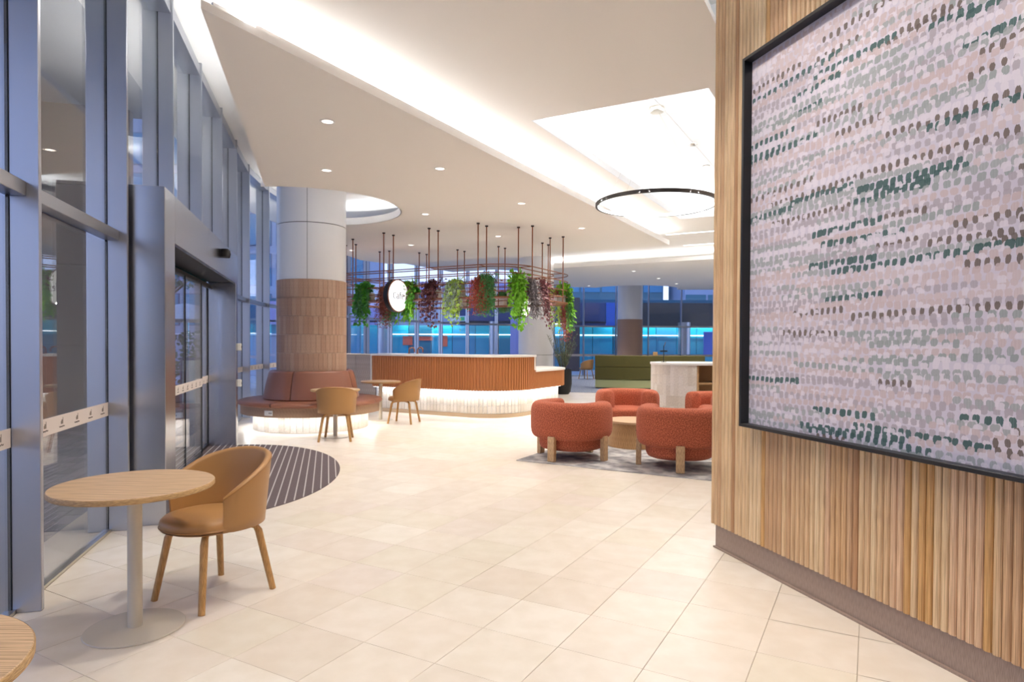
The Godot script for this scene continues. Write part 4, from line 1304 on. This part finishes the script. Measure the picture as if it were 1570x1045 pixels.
func build_seating() -> void:
	make_table("round oak cafe table beside the steel and glass front, tan chair tucked in", Vector3(-1.866, 0, -3.18), 0.55)
	make_table("round oak cafe table whose edge only is seen at the corner of the view", Vector3(-1.416, 0, -1.30), 0.3)
	make_table("round cafe table in front of the round leather bench", Vector3(-2.67, 0, -9.74), 0.2)
	make_table("round cafe table between the round bench and the cafe counter", Vector3(-2.42, 0, -11.88), 0.9)
	var c := make_tub_chair("tan leather tub chair tucked under the round oak table by the glass front", Vector3(-1.68, 0, -3.61), facing(-0.476, 0.88))
	copy(c, "tub_chair", "tan leather tub chair turned to the round leather bench", Vector3(-2.56, 0, -9.42), facing(-0.12, -0.99))
	copy(c, "tub_chair", "tan leather tub chair in front of the caramel counter front", Vector3(-1.93, 0, -11.48), facing(-0.98, -0.2))
	copy(c, "tub_chair", "tan tub chair on the blue grey carpet by the far glass", Vector3(2.98, 0.008, -25.9), facing(-0.75, -0.66))
	make_armchair("terracotta armchair seen from behind at the outer corner of the rug", Vector3(0.75, 0.008, -8.06), facing(0.60, -0.80))
	make_armchair("terracotta armchair with its back turned beside the timber wall", Vector3(1.95, 0.008, -7.48), facing(0.22, -0.97))
	make_armchair("terracotta armchair facing into the room before the tiled bar", Vector3(1.80, 0.008, -10.05), facing(-0.1, 1.0))
	make_armchair("terracotta armchair half hidden by the timber wall, below the oak shelves", Vector3(3.02, 0.008, -9.45), facing(-0.9, 0.2))
	# coffee table
	var t := thing("coffee_table", "round oak drum coffee table between the terracotta armchairs", "coffee table", Vector3(1.72, 0.008, -8.98))
	part("drum", MB.new().lathe([Vector2(0.37, 0.0), Vector2(0.37, 0.33)], 56), M.oak_drum, t)
	part("table_top", MB.new().lathe([Vector2(0.0, 0.33), Vector2(0.385, 0.33), Vector2(0.39, 0.335), Vector2(0.39, 0.358), Vector2(0.386, 0.362), Vector2(0.0, 0.362)], 56), M.oak_table, t)
	part("slot", MB.new().box(Vector3(0.02, 0.262, 0.366), Vector3(0.16, 0.012, 0.02)), M.dark_bronze, t)
	# green banquette
	var b := thing("green_banquette", "curved olive green banquette with pale sage base before the far glass", "banquette", Vector3(4.3, 0.008, -23.6))
	var a0 := -0.50
	for k in 4:
		var s0 := a0 + k * 0.272
		var e := 0.0018
		for q in [["base_panel", 0.03, 0.285, "sage_vinyl", 3.42], ["back_panel", 0.29, 0.685, "olive_weave", 3.45], ["back_panel", 0.69, 1.05, "olive_weave", 3.45]]:
			var R: float = q[4]
			part(q[0], MB.new().lathe([Vector2(R - 0.35, q[1]), Vector2(R - 0.015, q[1]), Vector2(R, q[1] + 0.012), Vector2(R, q[2] - 0.012), Vector2(R - 0.015, q[2]), Vector2(R - 0.35, q[2]), Vector2(R - 0.35, q[1])], 10, Vector3.ZERO, s0 + e, s0 + 0.272 - e), M[q[3]], b)
		part("plinth", MB.new().lathe([Vector2(3.1, 0.0), Vector2(3.36, 0.0), Vector2(3.36, 0.03)], 10, Vector3.ZERO, s0, s0 + 0.272), M.black_metal, b)
	for s in [a0 + 0.0018, a0 + 4 * 0.272 - 0.0018]:
		for q in [[0.03, 0.285, "sage_vinyl", 3.42], [0.29, 0.685, "olive_weave", 3.45], [0.69, 1.05, "olive_weave", 3.45]]:
			var R: float = q[3]
			part("end_panel", MB.new().box(Vector3(sin(s) * (R - 0.175), (q[0] + q[1]) * 0.5, cos(s) * (R - 0.175)), Vector3(0.008, q[1] - q[0] - 0.01, 0.33), 0.002, Basis(Vector3.UP, s)), M[q[2]], b)
	single("wooden_box", MB.new().box(Vector3(0, 0.06, 0), Vector3(0.13, 0.12, 0.13), 0.006), M.oak_drum, "small wooden box on top of the green banquette", "box", Vector3(4.52, 1.058, -20.34))

# ---------------------------------------------------------------- lamps
func strip_light(called: String, label: String, at: Vector3, length: float, width: float, energy: float, towards: Vector3, along: Vector3, extra := 0.0) -> void:
	var t := thing(called, label, "cove light", at, 0.0)
	var z := towards.normalized()
	var x := along.normalized()
	var bs := Basis(x, z, x.cross(z))
	part("led_strip", MB.new().box(Vector3.ZERO, Vector3(length, 0.012, width * 0.5), 0.0, bs), M.cove_led, t)
	area_light(t, z * 0.012, z, x, length, width, energy, LAMP_COVE)

func build_lamps() -> void:
	var up := Vector3.UP
	strip_light("cove_light", "hidden light strip along the edge of the cafe soffit", g(8.9, -4.30, LOW + 0.075), 10.8, 0.14, 13.0, up + V * 0.25, U)
	strip_light("cove_light", "hidden light strip along the edge of the far soffit", g(17.75, -0.8, LOW + 0.075), 16.0, 0.14, 26.0, up - U * 0.2, V)
	for q in [[g(9.8, -3.56, MID + 0.07), 6.4, U, V], [g(9.8, -1.26, MID + 0.07), 6.4, U, -V], [g(6.37, -2.41, MID + 0.07), 1.9, V, U], [g(13.23, -2.41, MID + 0.07), 1.9, V, -U]]:
		strip_light("cove_light", {0: "long hidden light strip on the cafe side of the ceiling recess", 1: "long hidden light strip on the timber wall side of the ceiling recess", 2: "short hidden light strip at the near end of the ceiling recess", 3: "short hidden light strip at the far end of the ceiling recess"}[[g(9.8, -3.56, MID + 0.07), g(9.8, -1.26, MID + 0.07), g(6.37, -2.41, MID + 0.07), g(13.23, -2.41, MID + 0.07)].find(q[0])], q[0], q[1], 0.12, q[1] * 0.75, up + q[3] * 0.35, q[2])
	strip_light("cove_light", "light strip in the narrow ceiling slot beside the timber wall", g(3.3, -0.305, MID + 0.07), 4.1, 0.05, 3.5, up, U)
	strip_light("cove_light", "hidden light strip on top of the cafe soffit along the glass front", Vector3(-2.46, LOW + 0.075, -6.55), 4.0, 0.14, 3.6, up + Vector3(-0.958, 0, 0.285) * 0.4, Vector3(-0.285, 0, -0.958))
	strip_light("cove_light", "hidden light strip on top of the cafe soffit beyond the clad column", Vector3(-4.02, LOW + 0.075, -14.2), 2.6, 0.14, 3.0, up + Vector3(-0.4, 0, 0), Vector3(0.0, 0, -1.0))
	# ring in the round recess
	var rg := thing("recess_light", "ring of hidden light in the round ceiling recess over the clad column", "cove light", Vector3(-3.38, LOW + 0.075, -10.75))
	part("led_strip", MB.new().lathe([Vector2(1.60, 0.0), Vector2(1.66, 0.0), Vector2(1.66, 0.01), Vector2(1.60, 0.01)], 64, Vector3.ZERO, 0.0, PI + 0.2), M.cove_led, rg)
	for k in 8:
		var a := 0.15 + k * 0.41
		area_light(rg, Vector3(sin(a) * 1.63, 0.02, cos(a) * 1.63), up + Vector3(-sin(a), 0, -cos(a)) * 0.5, Vector3(cos(a), 0, -sin(a)), 0.55, 0.08, 0.55, LAMP_COVE)
	# thin line lights across the ceiling beyond the lounge
	for k in 2:
		var t := thing("line_light", ["thin white line light across the ceiling at the end of the lounge", "thin white line light next to the far lit soffit edge"][k], "line light", g([14.75, 16.55][k], [-1.15, -1.2][k], MID), GRID_TURN)
		part("diffuser", MB.new().box(Vector3(0, -0.004, 0), Vector3(6.0, 0.01, 0.05)), M.cove_led, t)
		part("channel", MB.new().box(Vector3(0, -0.002, -0.035), Vector3(6.0, 0.006, 0.014)), M.dark_bronze, t)
		area_light(t, Vector3(0, -0.02, 0), Vector3.DOWN, Vector3.RIGHT, 6.0, 0.05, 7.0, LAMP_COVE)
	# ring pendant
	var p := thing("ring_pendant", "thin black ring pendant lamp hung on wires in the ceiling recess", "pendant lamp", Vector3(1.87, 3.25, -8.44))
	part("ring", MB.new().lathe([Vector2(0.755, -0.022), Vector2(0.785, -0.022), Vector2(0.785, 0.022), Vector2(0.755, 0.022)], 96), M.dark_bronze, p)
	var inn := MB.new()
	for k in 96:
		var a := TAU * k / 96.0; var b := TAU * (k + 1) / 96.0
		inn.tri(Vector3(sin(a) * 0.754, -0.02, cos(a) * 0.754), Vector3(sin(b) * 0.754, -0.02, cos(b) * 0.754), Vector3(sin(b) * 0.754, 0.02, cos(b) * 0.754), -Vector3(sin(a), 0, cos(a)), -Vector3(sin(b), 0, cos(b)), -Vector3(sin(b), 0, cos(b)))
		inn.tri(Vector3(sin(a) * 0.754, -0.02, cos(a) * 0.754), Vector3(sin(b) * 0.754, 0.02, cos(b) * 0.754), Vector3(sin(a) * 0.754, 0.02, cos(a) * 0.754), -Vector3(sin(a), 0, cos(a)), -Vector3(sin(b), 0, cos(b)), -Vector3(sin(a), 0, cos(a)))
	part("led_strip", inn, M.cove_led, p)
	part("canopy", MB.new().lathe([Vector2(0.0, 1.19), Vector2(0.085, 1.19), Vector2(0.095, 1.205), Vector2(0.095, 1.25)], 28), M.steel_edge, p)
	for k in 4:
		var a := 0.5 + TAU * k / 4.0
		part("wire", MB.new().tube([Vector3(sin(a) * 0.77, 0.02, cos(a) * 0.77), Vector3(sin(a) * 0.03, 1.20, cos(a) * 0.03)], 0.0016, 5), M.steel_edge, p)
	for k in 8:
		var a := TAU * k / 8.0
		area_light(p, Vector3(sin(a) * 0.745, 0, cos(a) * 0.745), Vector3(-sin(a), -0.2, -cos(a)), Vector3(cos(a), 0, -sin(a)), 0.5, 0.035, 0.3, LAMP_COVE)
	# downlights read off the photograph
	for q in [[-1.87, -6.53, "small downlight nearest the pointed corner of the cafe soffit"], [-2.41, -8.37, "small downlight just before the round recess over the clad column"], [-0.93, -8.26, "small downlight close to the lit soffit edge, between pointed corner and planted frame"],
		[-1.51, -11.17, "small downlight between the round recess and the front of the planted frame"], [0.14, -10.28, "small downlight close to the lit soffit edge, before the frame's rounded corner"], [-2.31, -14.68, "small downlight above the planted frame, towards its clad column end"],
		[-0.3, -13.43, "small downlight above the planted frame, towards its rounded corner"], [-3.87, -15.57, "small downlight beyond the clad column end of the planted frame"], [1.33, -12.45, "small downlight close to the lit soffit edge, past the frame's rounded corner"]]:
		downlight(Vector3(q[0], LOW, q[1]), q[2], "downlights in the cafe soffit", DOWN_ENERGY * (1.0 if q[1] > -12.0 else 1.8))
	downlight(Vector3(2.72, MID, -16.3), "small white recessed downlight between the cafe soffit and the far lit edge", "", DOWN_ENERGY * 2.4)
	for q in [[3.7, -19.7], [4.95, -21.85], [6.02, -23.68], [2.93, -24.73], [7.4, -22.0], [6.5, -19.0]]:
		downlight(Vector3(q[0], LOW, q[1]), "small white recessed downlight in the far soffit", "downlights in the far soffit", DOWN_ENERGY * 2.2)
	for q in [[-1.0, -2.9], [-0.2, -1.0], [0.35, -3.7], [-0.55, -4.35], [2.6, -7.6], [3.4, -10.2], [1.2, 0.9], [4.5, -5.0], [0.2, 2.6], [2.4, 2.8], [3.6, 0.6], [5.5, -2.0]]:
		downlight(Vector3(q[0], MID, q[1]), "small white recessed downlight in the ceiling over the lounge side", "downlights over the lounge side", DOWN_ENERGY * (0.8 if q[1] > -5.5 else 1.7))
	var out := Vector3(-0.9613, 0, 0.2754); var w := Vector3(0.2754, 0, 0.9613)
	for k in 3:
		var at := WALL_AT + w * (0.75 + k * 0.95) + out * 0.95 + Vector3(0, MID, 0)
		downlight(at, "recessed spot lamp aimed at the large painting", "spot lamps for the painting", 1.9, 40.0, (-out * 0.72 + Vector3(0, -1.45, 0)).normalized())

# ---------------------------------------------------------------- small things
func build_small() -> void:
	for k in 2:
		var p: Vector3 = [g(10.02, -2.42, 4.5), g(11.31, -2.5, 4.5)][k]
		var t := thing("smoke_detector", ["flat round grey detector on the perforated recess panels", "white smoke detector with a dark slit on the perforated recess panels"][k], "detector", p)
		part("base", MB.new().lathe([Vector2(0.0, -0.03), Vector2(0.045, -0.03), Vector2(0.055, -0.02), Vector2(0.06, 0.0)], 24), [M.steel_edge, M.white_plastic][k], t)
		part("slit", MB.new().lathe([Vector2(0.056, -0.022), Vector2(0.06, -0.018), Vector2(0.056, -0.014)], 24), M.dark_dot, t)
	var dm := thing("ceiling_sensor", "shallow white dome sensor on the beige lounge ceiling", "sensor", Vector3(-0.36, MID, -4.66))
	part("dome", MB.new().lathe([Vector2(0.0, -0.045), Vector2(0.05, -0.04), Vector2(0.09, -0.022), Vector2(0.105, 0.0)], 28), M.white_plastic, dm)
	part("collar", MB.new().lathe([Vector2(0.105, -0.006), Vector2(0.12, -0.006), Vector2(0.12, 0.0)], 28), M.white_paint, dm)
	# olive bush in a black pot behind the low end of the counter
	var t := thing("potted_shrub", "feathery olive green shrub in a black pot beyond the low counter end", "plant", Vector3(1.44, 0, -18.25))
	part("pot", MB.new().lathe([Vector2(0.0, 0.0), Vector2(0.17, 0.0), Vector2(0.23, 0.08), Vector2(0.26, 0.3), Vector2(0.25, 0.72), Vector2(0.22, 0.72), Vector2(0.22, 0.66), Vector2(0.0, 0.66)], 32), M.black_metal, t)
	var fo := MB.new(); var st := MB.new()
	var r := RandomNumberGenerator.new()
	r.seed = 91
	for k in 46:
		var a := r.randf() * TAU; var lean := r.randf_range(0.05, 0.46); var h := r.randf_range(0.55, 1.42)
		var b := Vector3(cos(a) * 0.05, 0.66, sin(a) * 0.05)
		var e := Vector3(cos(a) * lean, 0.66 + h * (1.0 - lean * 0.35), sin(a) * lean)
		st.tube([b, b.lerp(e, 0.5) + Vector3(0, 0.06, 0), e], 0.004, 4)
		for i in 34:
			var w := r.randf_range(0.15, 1.0)
			var d := (Vector3(r.randf_range(-1, 1), r.randf_range(0.1, 1), r.randf_range(-1, 1))).normalized()
			fo.leaf(b.lerp(e, w) + Vector3(0, 0.06 * (1 - absf(w - 0.5) * 2), 0), d, d.cross(Vector3(0.3, 1, 0.2)).normalized(), 0.075, 0.016)
	var fp := part("foliage", fo, M.leaf_olive, t)
	fp.set_meta("kind", "stuff")
	part("stem", st, M.stem, t)

# ---------------------------------------------------------------- the street outside
func build_outside() -> void:
	var ground := struct("ground", null, null, "grey paved forecourt outside the glass front", "paving")
	part("bed", MB.new().box(Vector3(-20, -0.16, -25), Vector3(90, 0.2, 110)), M.paver_joint, ground)
	# pavers near the glass, laid square to the front
	var d := Vector3(-0.2756, 0, -0.9613); var o := Vector3(-0.9613, 0, 0.2756)
	var pv := MB.new().box(Vector3(0, 0, 0), Vector3(0.292, 0.04, 0.142), 0.004).mesh()
	var turn := atan2(d.x, d.z) + PI / 2
	var mats := [M.paver_112, M.paver_98, M.paver_124]
	rng.seed = 53
	var all := []
	for i in range(-6, 60):
		for j in range(1, 64):
			var at := Vector3(-2.61, -0.055, -3.35) + d * (i * 0.30 + (0.15 if j % 2 else 0.0)) + o * (j * 0.15 + 0.16)
			var px := to_px(at)
			if at.z > -1.5: continue
			var seen := at.z < -3.0 and px.x > 0 and px.x < 330 and px.y > 620
			all.append([(0.0 if seen else 100.0) + at.length(), at, rng.randi() % 3])
	all.sort_custom(func(x, y): return x[0] < y[0])
	for q in all.slice(0, 300):
		part("paver", pv, mats[q[2]], ground, q[1], turn)
	var far := MB.new()
	var bs := Basis(Vector3.UP, turn)
	for q in all.slice(300):
		far.box(q[1], Vector3(0.292, 0.04, 0.142), 0.0, bs)
	var fo := part("paver_field", far, M.paver_112, ground)
	fo.set_meta("kind", "stuff")
	# brown wall across the forecourt with a dark canopy over it
	var wall := thing("brown_wall", "tall brown panelled wall across the forecourt", "wall", Vector3(-6.9, -0.06, -11.6), facing(-0.97, 0.25))
	for i in 6:
		for r in 4:
			part("wall_panel", MB.new().box(Vector3(0.06, 0.7 + r * 1.42, -0.82 - i * 1.6), Vector3(0.06, 1.405, 1.59), 0.004), M.brown_panel, wall)
	part("backing", MB.new().box(Vector3(0.2, 2.83, -4.8), Vector3(0.2, 5.7, 9.6)), M.brown_panel, wall)
	var can := thing("street_canopy", "dark flat canopy over the forecourt outside", "canopy", Vector3(0, 5.6, 0))
	part("deck", MB.new().prism(PackedVector2Array([Vector2(-1.6, 4), Vector2(-3.3, -2.4), Vector2(-6.2, -12.4), Vector2(-16, -9.5), Vector2(-14, 4)]), 0.0, 0.3), M.canopy_soffit, can)
	for k in 2:
		part("post", MB.new().tube([Vector3(-13.0 - k, -5.66, -2.0 - k * 6), Vector3(-13.0 - k, 0.0, -2.0 - k * 6)], 0.12, 16), M.dark_fascia, can)
	# things seen through the doors
	var tr := thing("street_tree", "leafy street tree seen through the glass doors", "tree", Vector3(-11.2, -0.06, -19.5))
	tree(tr, 4.2, 2.4, 1300, 5)
	var ps := thing("parasol", "white parasol on a pale post outside the doors", "parasol", Vector3(-7.9, -0.06, -15.6))
	part("post", MB.new().tube([Vector3(0, 0.05, 0), Vector3(0, 2.35, 0)], 0.045, 12), M.parasol_cloth, ps)
	part("cloth", MB.new().lathe([Vector2(1.35, 1.98), Vector2(1.36, 2.0), Vector2(0.7, 2.28), Vector2(0.0, 2.42)], 8), M.parasol_cloth, ps)
	part("foot", MB.new().lathe([Vector2(0.0, 0.0), Vector2(0.3, 0.0), Vector2(0.3, 0.06), Vector2(0.05, 0.08)], 20), M.dark_fascia, ps)
	var bd := thing("easel_board", "pale menu board in a blue frame outside the doors", "sign board", Vector3(-5.95, -0.06, -12.0), 0.35)
	part("frame", MB.new().box(Vector3(0, 0.72, 0), Vector3(0.42, 0.95, 0.04), 0.01, Basis(Vector3.RIGHT, -0.12)), M.board_frame, bd)
	part("panel", MB.new().box(Vector3(0, 0.74, 0.026), Vector3(0.34, 0.80, 0.01), 0.0, Basis(Vector3.RIGHT, -0.12)), M.board_face, bd)
	for k in 2:
		part("leg", MB.new().tube([Vector3(-0.17 + k * 0.34, 0.0, 0.10), Vector3(-0.17 + k * 0.34, 0.4, 0.03)], 0.018, 6), M.board_frame, bd)
	var tub := thing("street_planter", "grey planter box with a blue tub outside the doors", "planter", Vector3(-6.75, -0.06, -12.25), 0.3)
	part("box", MB.new().box(Vector3(0, 0.38, 0), Vector3(0.42, 0.76, 0.5), 0.02), M.pale_concrete, tub)
	part("tub", MB.new().lathe([Vector2(0.0, 0.76), Vector2(0.10, 0.76), Vector2(0.13, 0.98), Vector2(0.11, 0.98), Vector2(0.1, 0.95), Vector2(0.0, 0.95)], 20), M.blue_tub, tub)
	var hd := thing("street_hedge", "dark clipped hedge behind the parasol", "hedge", Vector3(-8.2, -0.06, -14.6))
	part("trough", MB.new().box(Vector3(0, 0.25, 0), Vector3(2.6, 0.5, 0.6), 0.02), M.dark_fascia, hd)
	var hf := MB.new()
	var r := RandomNumberGenerator.new()
	r.seed = 77
	for k in 900:
		var al := Vector3(r.randf_range(-1, 1), r.randf_range(-0.3, 1), r.randf_range(-1, 1)).normalized()
		hf.leaf(Vector3(r.randf_range(-1.3, 1.3), r.randf_range(0.5, 1.7), r.randf_range(-0.3, 0.3)), al, al.cross(Vector3(0.2, 0.4, 1)).normalized(), 0.13, 0.07)
	part("foliage", hf, M.leaf_tree, hd).set_meta("kind", "stuff")
	# office block in the gap between the portal and the clad column
	var ob := thing("office_block", "pale office block with cyan windows beyond the glass front", "building", Vector3(-17.5, -0.06, -42))
	part("wall", MB.new().box(Vector3(0, 8, -3), Vector3(16, 16, 6)), M.pale_concrete, ob)
	for i in 8:
		for j in 5:
			var wn := part("window", MB.new().box(Vector3(-7 + i * 2.0, 3.6 + j * 2.6, 0.02), Vector3(1.7, 2.1, 0.08), 0.01), M.board_frame, ob)
			part("pane", MB.new().box(Vector3(-7 + i * 2.0, 3.6 + j * 2.6, 0.05), Vector3(1.56, 1.96, 0.06)), M.cyan_glazing, wn)
	var lw := thing("low_wall", "low white garden wall below the office block", "wall", Vector3(-11.5, -0.06, -29))
	part("wall", MB.new().box(Vector3(0, 0.9, 0), Vector3(7, 1.8, 0.4), 0.02), M.pale_concrete, lw)
	part("coping", MB.new().box(Vector3(0, 1.84, 0), Vector3(7.1, 0.08, 0.5), 0.01), M.white_paint, lw)
	# shop row behind the far glass
	var sr := thing("shop_row", "shop row of teal panels under a dark canopy behind the far glass", "building", Vector3(0, -0.06, -36.5))
	var x := -14.0
	var k := 0
	r.seed = 101
	while x < 16.0:
		var w := r.randf_range(0.9, 1.6)
		var m: Material = [M.teal_panel, M.teal_panel, M.teal_deep, M.teal_panel, M.cyan_glazing][k % 5]
		part("shop_panel", MB.new().box(Vector3(x + w * 0.5, 1.35, 0), Vector3(w - 0.03, 2.7, 0.12), 0.01), m, sr)
		x += w; k += 1
	part("back_wall", MB.new().box(Vector3(1, 2.0, -0.3), Vector3(32, 4.0, 0.3)), M.teal_deep, sr)
	for q in [[-13.5, -6.3, 0.0, "lilac_panel"], [-6.3, -2.9, 0.1, "pale_concrete"], [-2.9, 1.6, 0.0, "blue_panel"], [3.4, 5.2, 0.0, "blue_panel"], [5.2, 7.0, 0.05, "blue_bright"], [7.0, 15.5, 0.1, "dark_fascia"]]:
		part("fascia_panel", MB.new().box(Vector3((q[0] + q[1]) * 0.5, 3.13, 0.5 + q[2]), Vector3(q[1] - q[0] - 0.03, 1.3, 0.3), 0.01), M[q[3]], sr)
	part("canopy_deck", MB.new().box(Vector3(1, 2.68, 0.15), Vector3(30, 0.10, 1.0)), M.dark_fascia, sr)
	for q in [[-7.1, 0.35], [-1.0, 0.28], [9.5, 0.34]]:
		part("steel_post", MB.new().lathe([Vector2(q[1], 0), Vector2(q[1], 2.7)], 24, Vector3(q[0], 0, 0.9)), M.steel, sr)
	for q in [[0.0, 1.9, 1.0], [2.6, 4.0, 1.3]]:
		part("brown_pier", MB.new().box(Vector3((q[0] + q[1]) * 0.5, 2.0, q[2]), Vector3((q[1] - q[0]) * 0.55, 4.0, 0.3), 0.01), M.brown_panel, sr)
	part("lilac_pier", MB.new().box(Vector3(0.15, 2.0, 1.5), Vector3(0.5, 4.0, 0.3), 0.01), M.lilac_panel, sr)
	for q in [-0.35, 0.25]:
		part("notice", MB.new().box(Vector3(8.25 + q, 1.45, 0.08), Vector3(0.48, 1.05, 0.02), 0.004), M.cyan_glazing, sr)
	part("blue_sign", MB.new().box(Vector3(11.0, 1.5, 0.4), Vector3(0.55, 1.4, 0.06), 0.01), M.blue_bright, sr)
	part("exit_sign", MB.new().box(Vector3(-3.0, 2.85, 0.75), Vector3(0.9, 0.3, 0.08), 0.01), M.white_plastic, sr)
	part("exit_mark", MB.new().box(Vector3(-2.75, 2.85, 0.80), Vector3(0.22, 0.2, 0.02), 0.002), M.green_sign, sr)
	for q in [[-5.9, 1.62, 0.55, 0.5], [-4.9, 1.75, 0.8, 0.22], [-3.9, 1.6, 0.5, 0.6]]:
		part("orange_poster", MB.new().box(Vector3(q[0], q[1], 0.09), Vector3(q[2], q[3], 0.02), 0.004), M.orange_paint, sr)
	var ll := thing("shop_light", "long white light line along the teal shop fronts", "line light", Vector3(1.5, 2.57, -36.15))
	part("diffuser", MB.new().box(Vector3.ZERO, Vector3(26, 0.06, 0.06)), M.cove_led, ll)
	area_light(ll, Vector3(0, -0.05, 0.03), Vector3(0, -1, -0.35), Vector3.RIGHT, 26.0, 0.1, 30.0, Color(0.9, 0.97, 1.0))
	var wl := thing("shelf_light", "thin white light line halfway up the teal shop fronts", "line light", Vector3(3.0, 1.92, -36.35))
	part("diffuser", MB.new().box(Vector3.ZERO, Vector3(20, 0.05, 0.05)), M.cove_led, wl)
	for q in [[-9.0, -60, 18, 7.2, "lilac_panel", "cyan_glazing", "lilac office block over the shop row, nearest the clad column"], [8.5, -62, 12, 11, "teal_glazing", "cyan_glazing", "teal glass block over the shop row"], [22, -58, 13, 9, "pale_concrete", "teal_glazing", "pale block over the dark shop canopy"]]:
		var bl := thing("far_block", q[6], "building", Vector3(q[0], -0.06, q[1]))
		part("wall", MB.new().box(Vector3(0, q[3] * 0.5, -3), Vector3(q[2], q[3], 6)), M[q[4]], bl)
		for i in int(q[2] / 2.0):
			for j in 3:
				part("window", MB.new().box(Vector3(-q[2] * 0.5 + 1.0 + i * 2.0, q[3] - 1.6 - j * 2.2, 0.03), Vector3(1.8, 1.5, 0.1), 0.01), M[q[5]], bl)

func tree(t: Node3D, h: float, spread: float, n: int, sd: int) -> void:
	var r := RandomNumberGenerator.new()
	r.seed = sd
	part("trunk", MB.new().tube([Vector3.ZERO, Vector3(0.05, h * 0.4, 0), Vector3(-0.03, h * 0.8, 0.05)], [0.13, 0.10, 0.05], 10), M.stem, t)
	var st := MB.new()
	for k in 9:
		var a := r.randf() * TAU
		st.tube([Vector3(0, h * r.randf_range(0.45, 0.7), 0), Vector3(cos(a), 0.35, sin(a)) * spread * 0.6 + Vector3(0, h * 0.7, 0)], [0.05, 0.015], 6)
	part("branches", st, M.stem, t)
	var fo := MB.new()
	for k in n:
		var dir := Vector3(r.randf_range(-1, 1), r.randf_range(-0.7, 1), r.randf_range(-1, 1))
		if dir.length() > 1.2: dir = dir.normalized()
		var al := Vector3(r.randf_range(-1, 1), r.randf_range(-0.8, 0.6), r.randf_range(-1, 1)).normalized()
		fo.leaf(Vector3(0, h, 0) + dir * Vector3(spread, spread * 0.62, spread), al, al.cross(Vector3(0.2, 1, 0.3)).normalized(), 0.24, 0.13)
	part("foliage", fo, M.leaf_tree, t).set_meta("kind", "stuff")
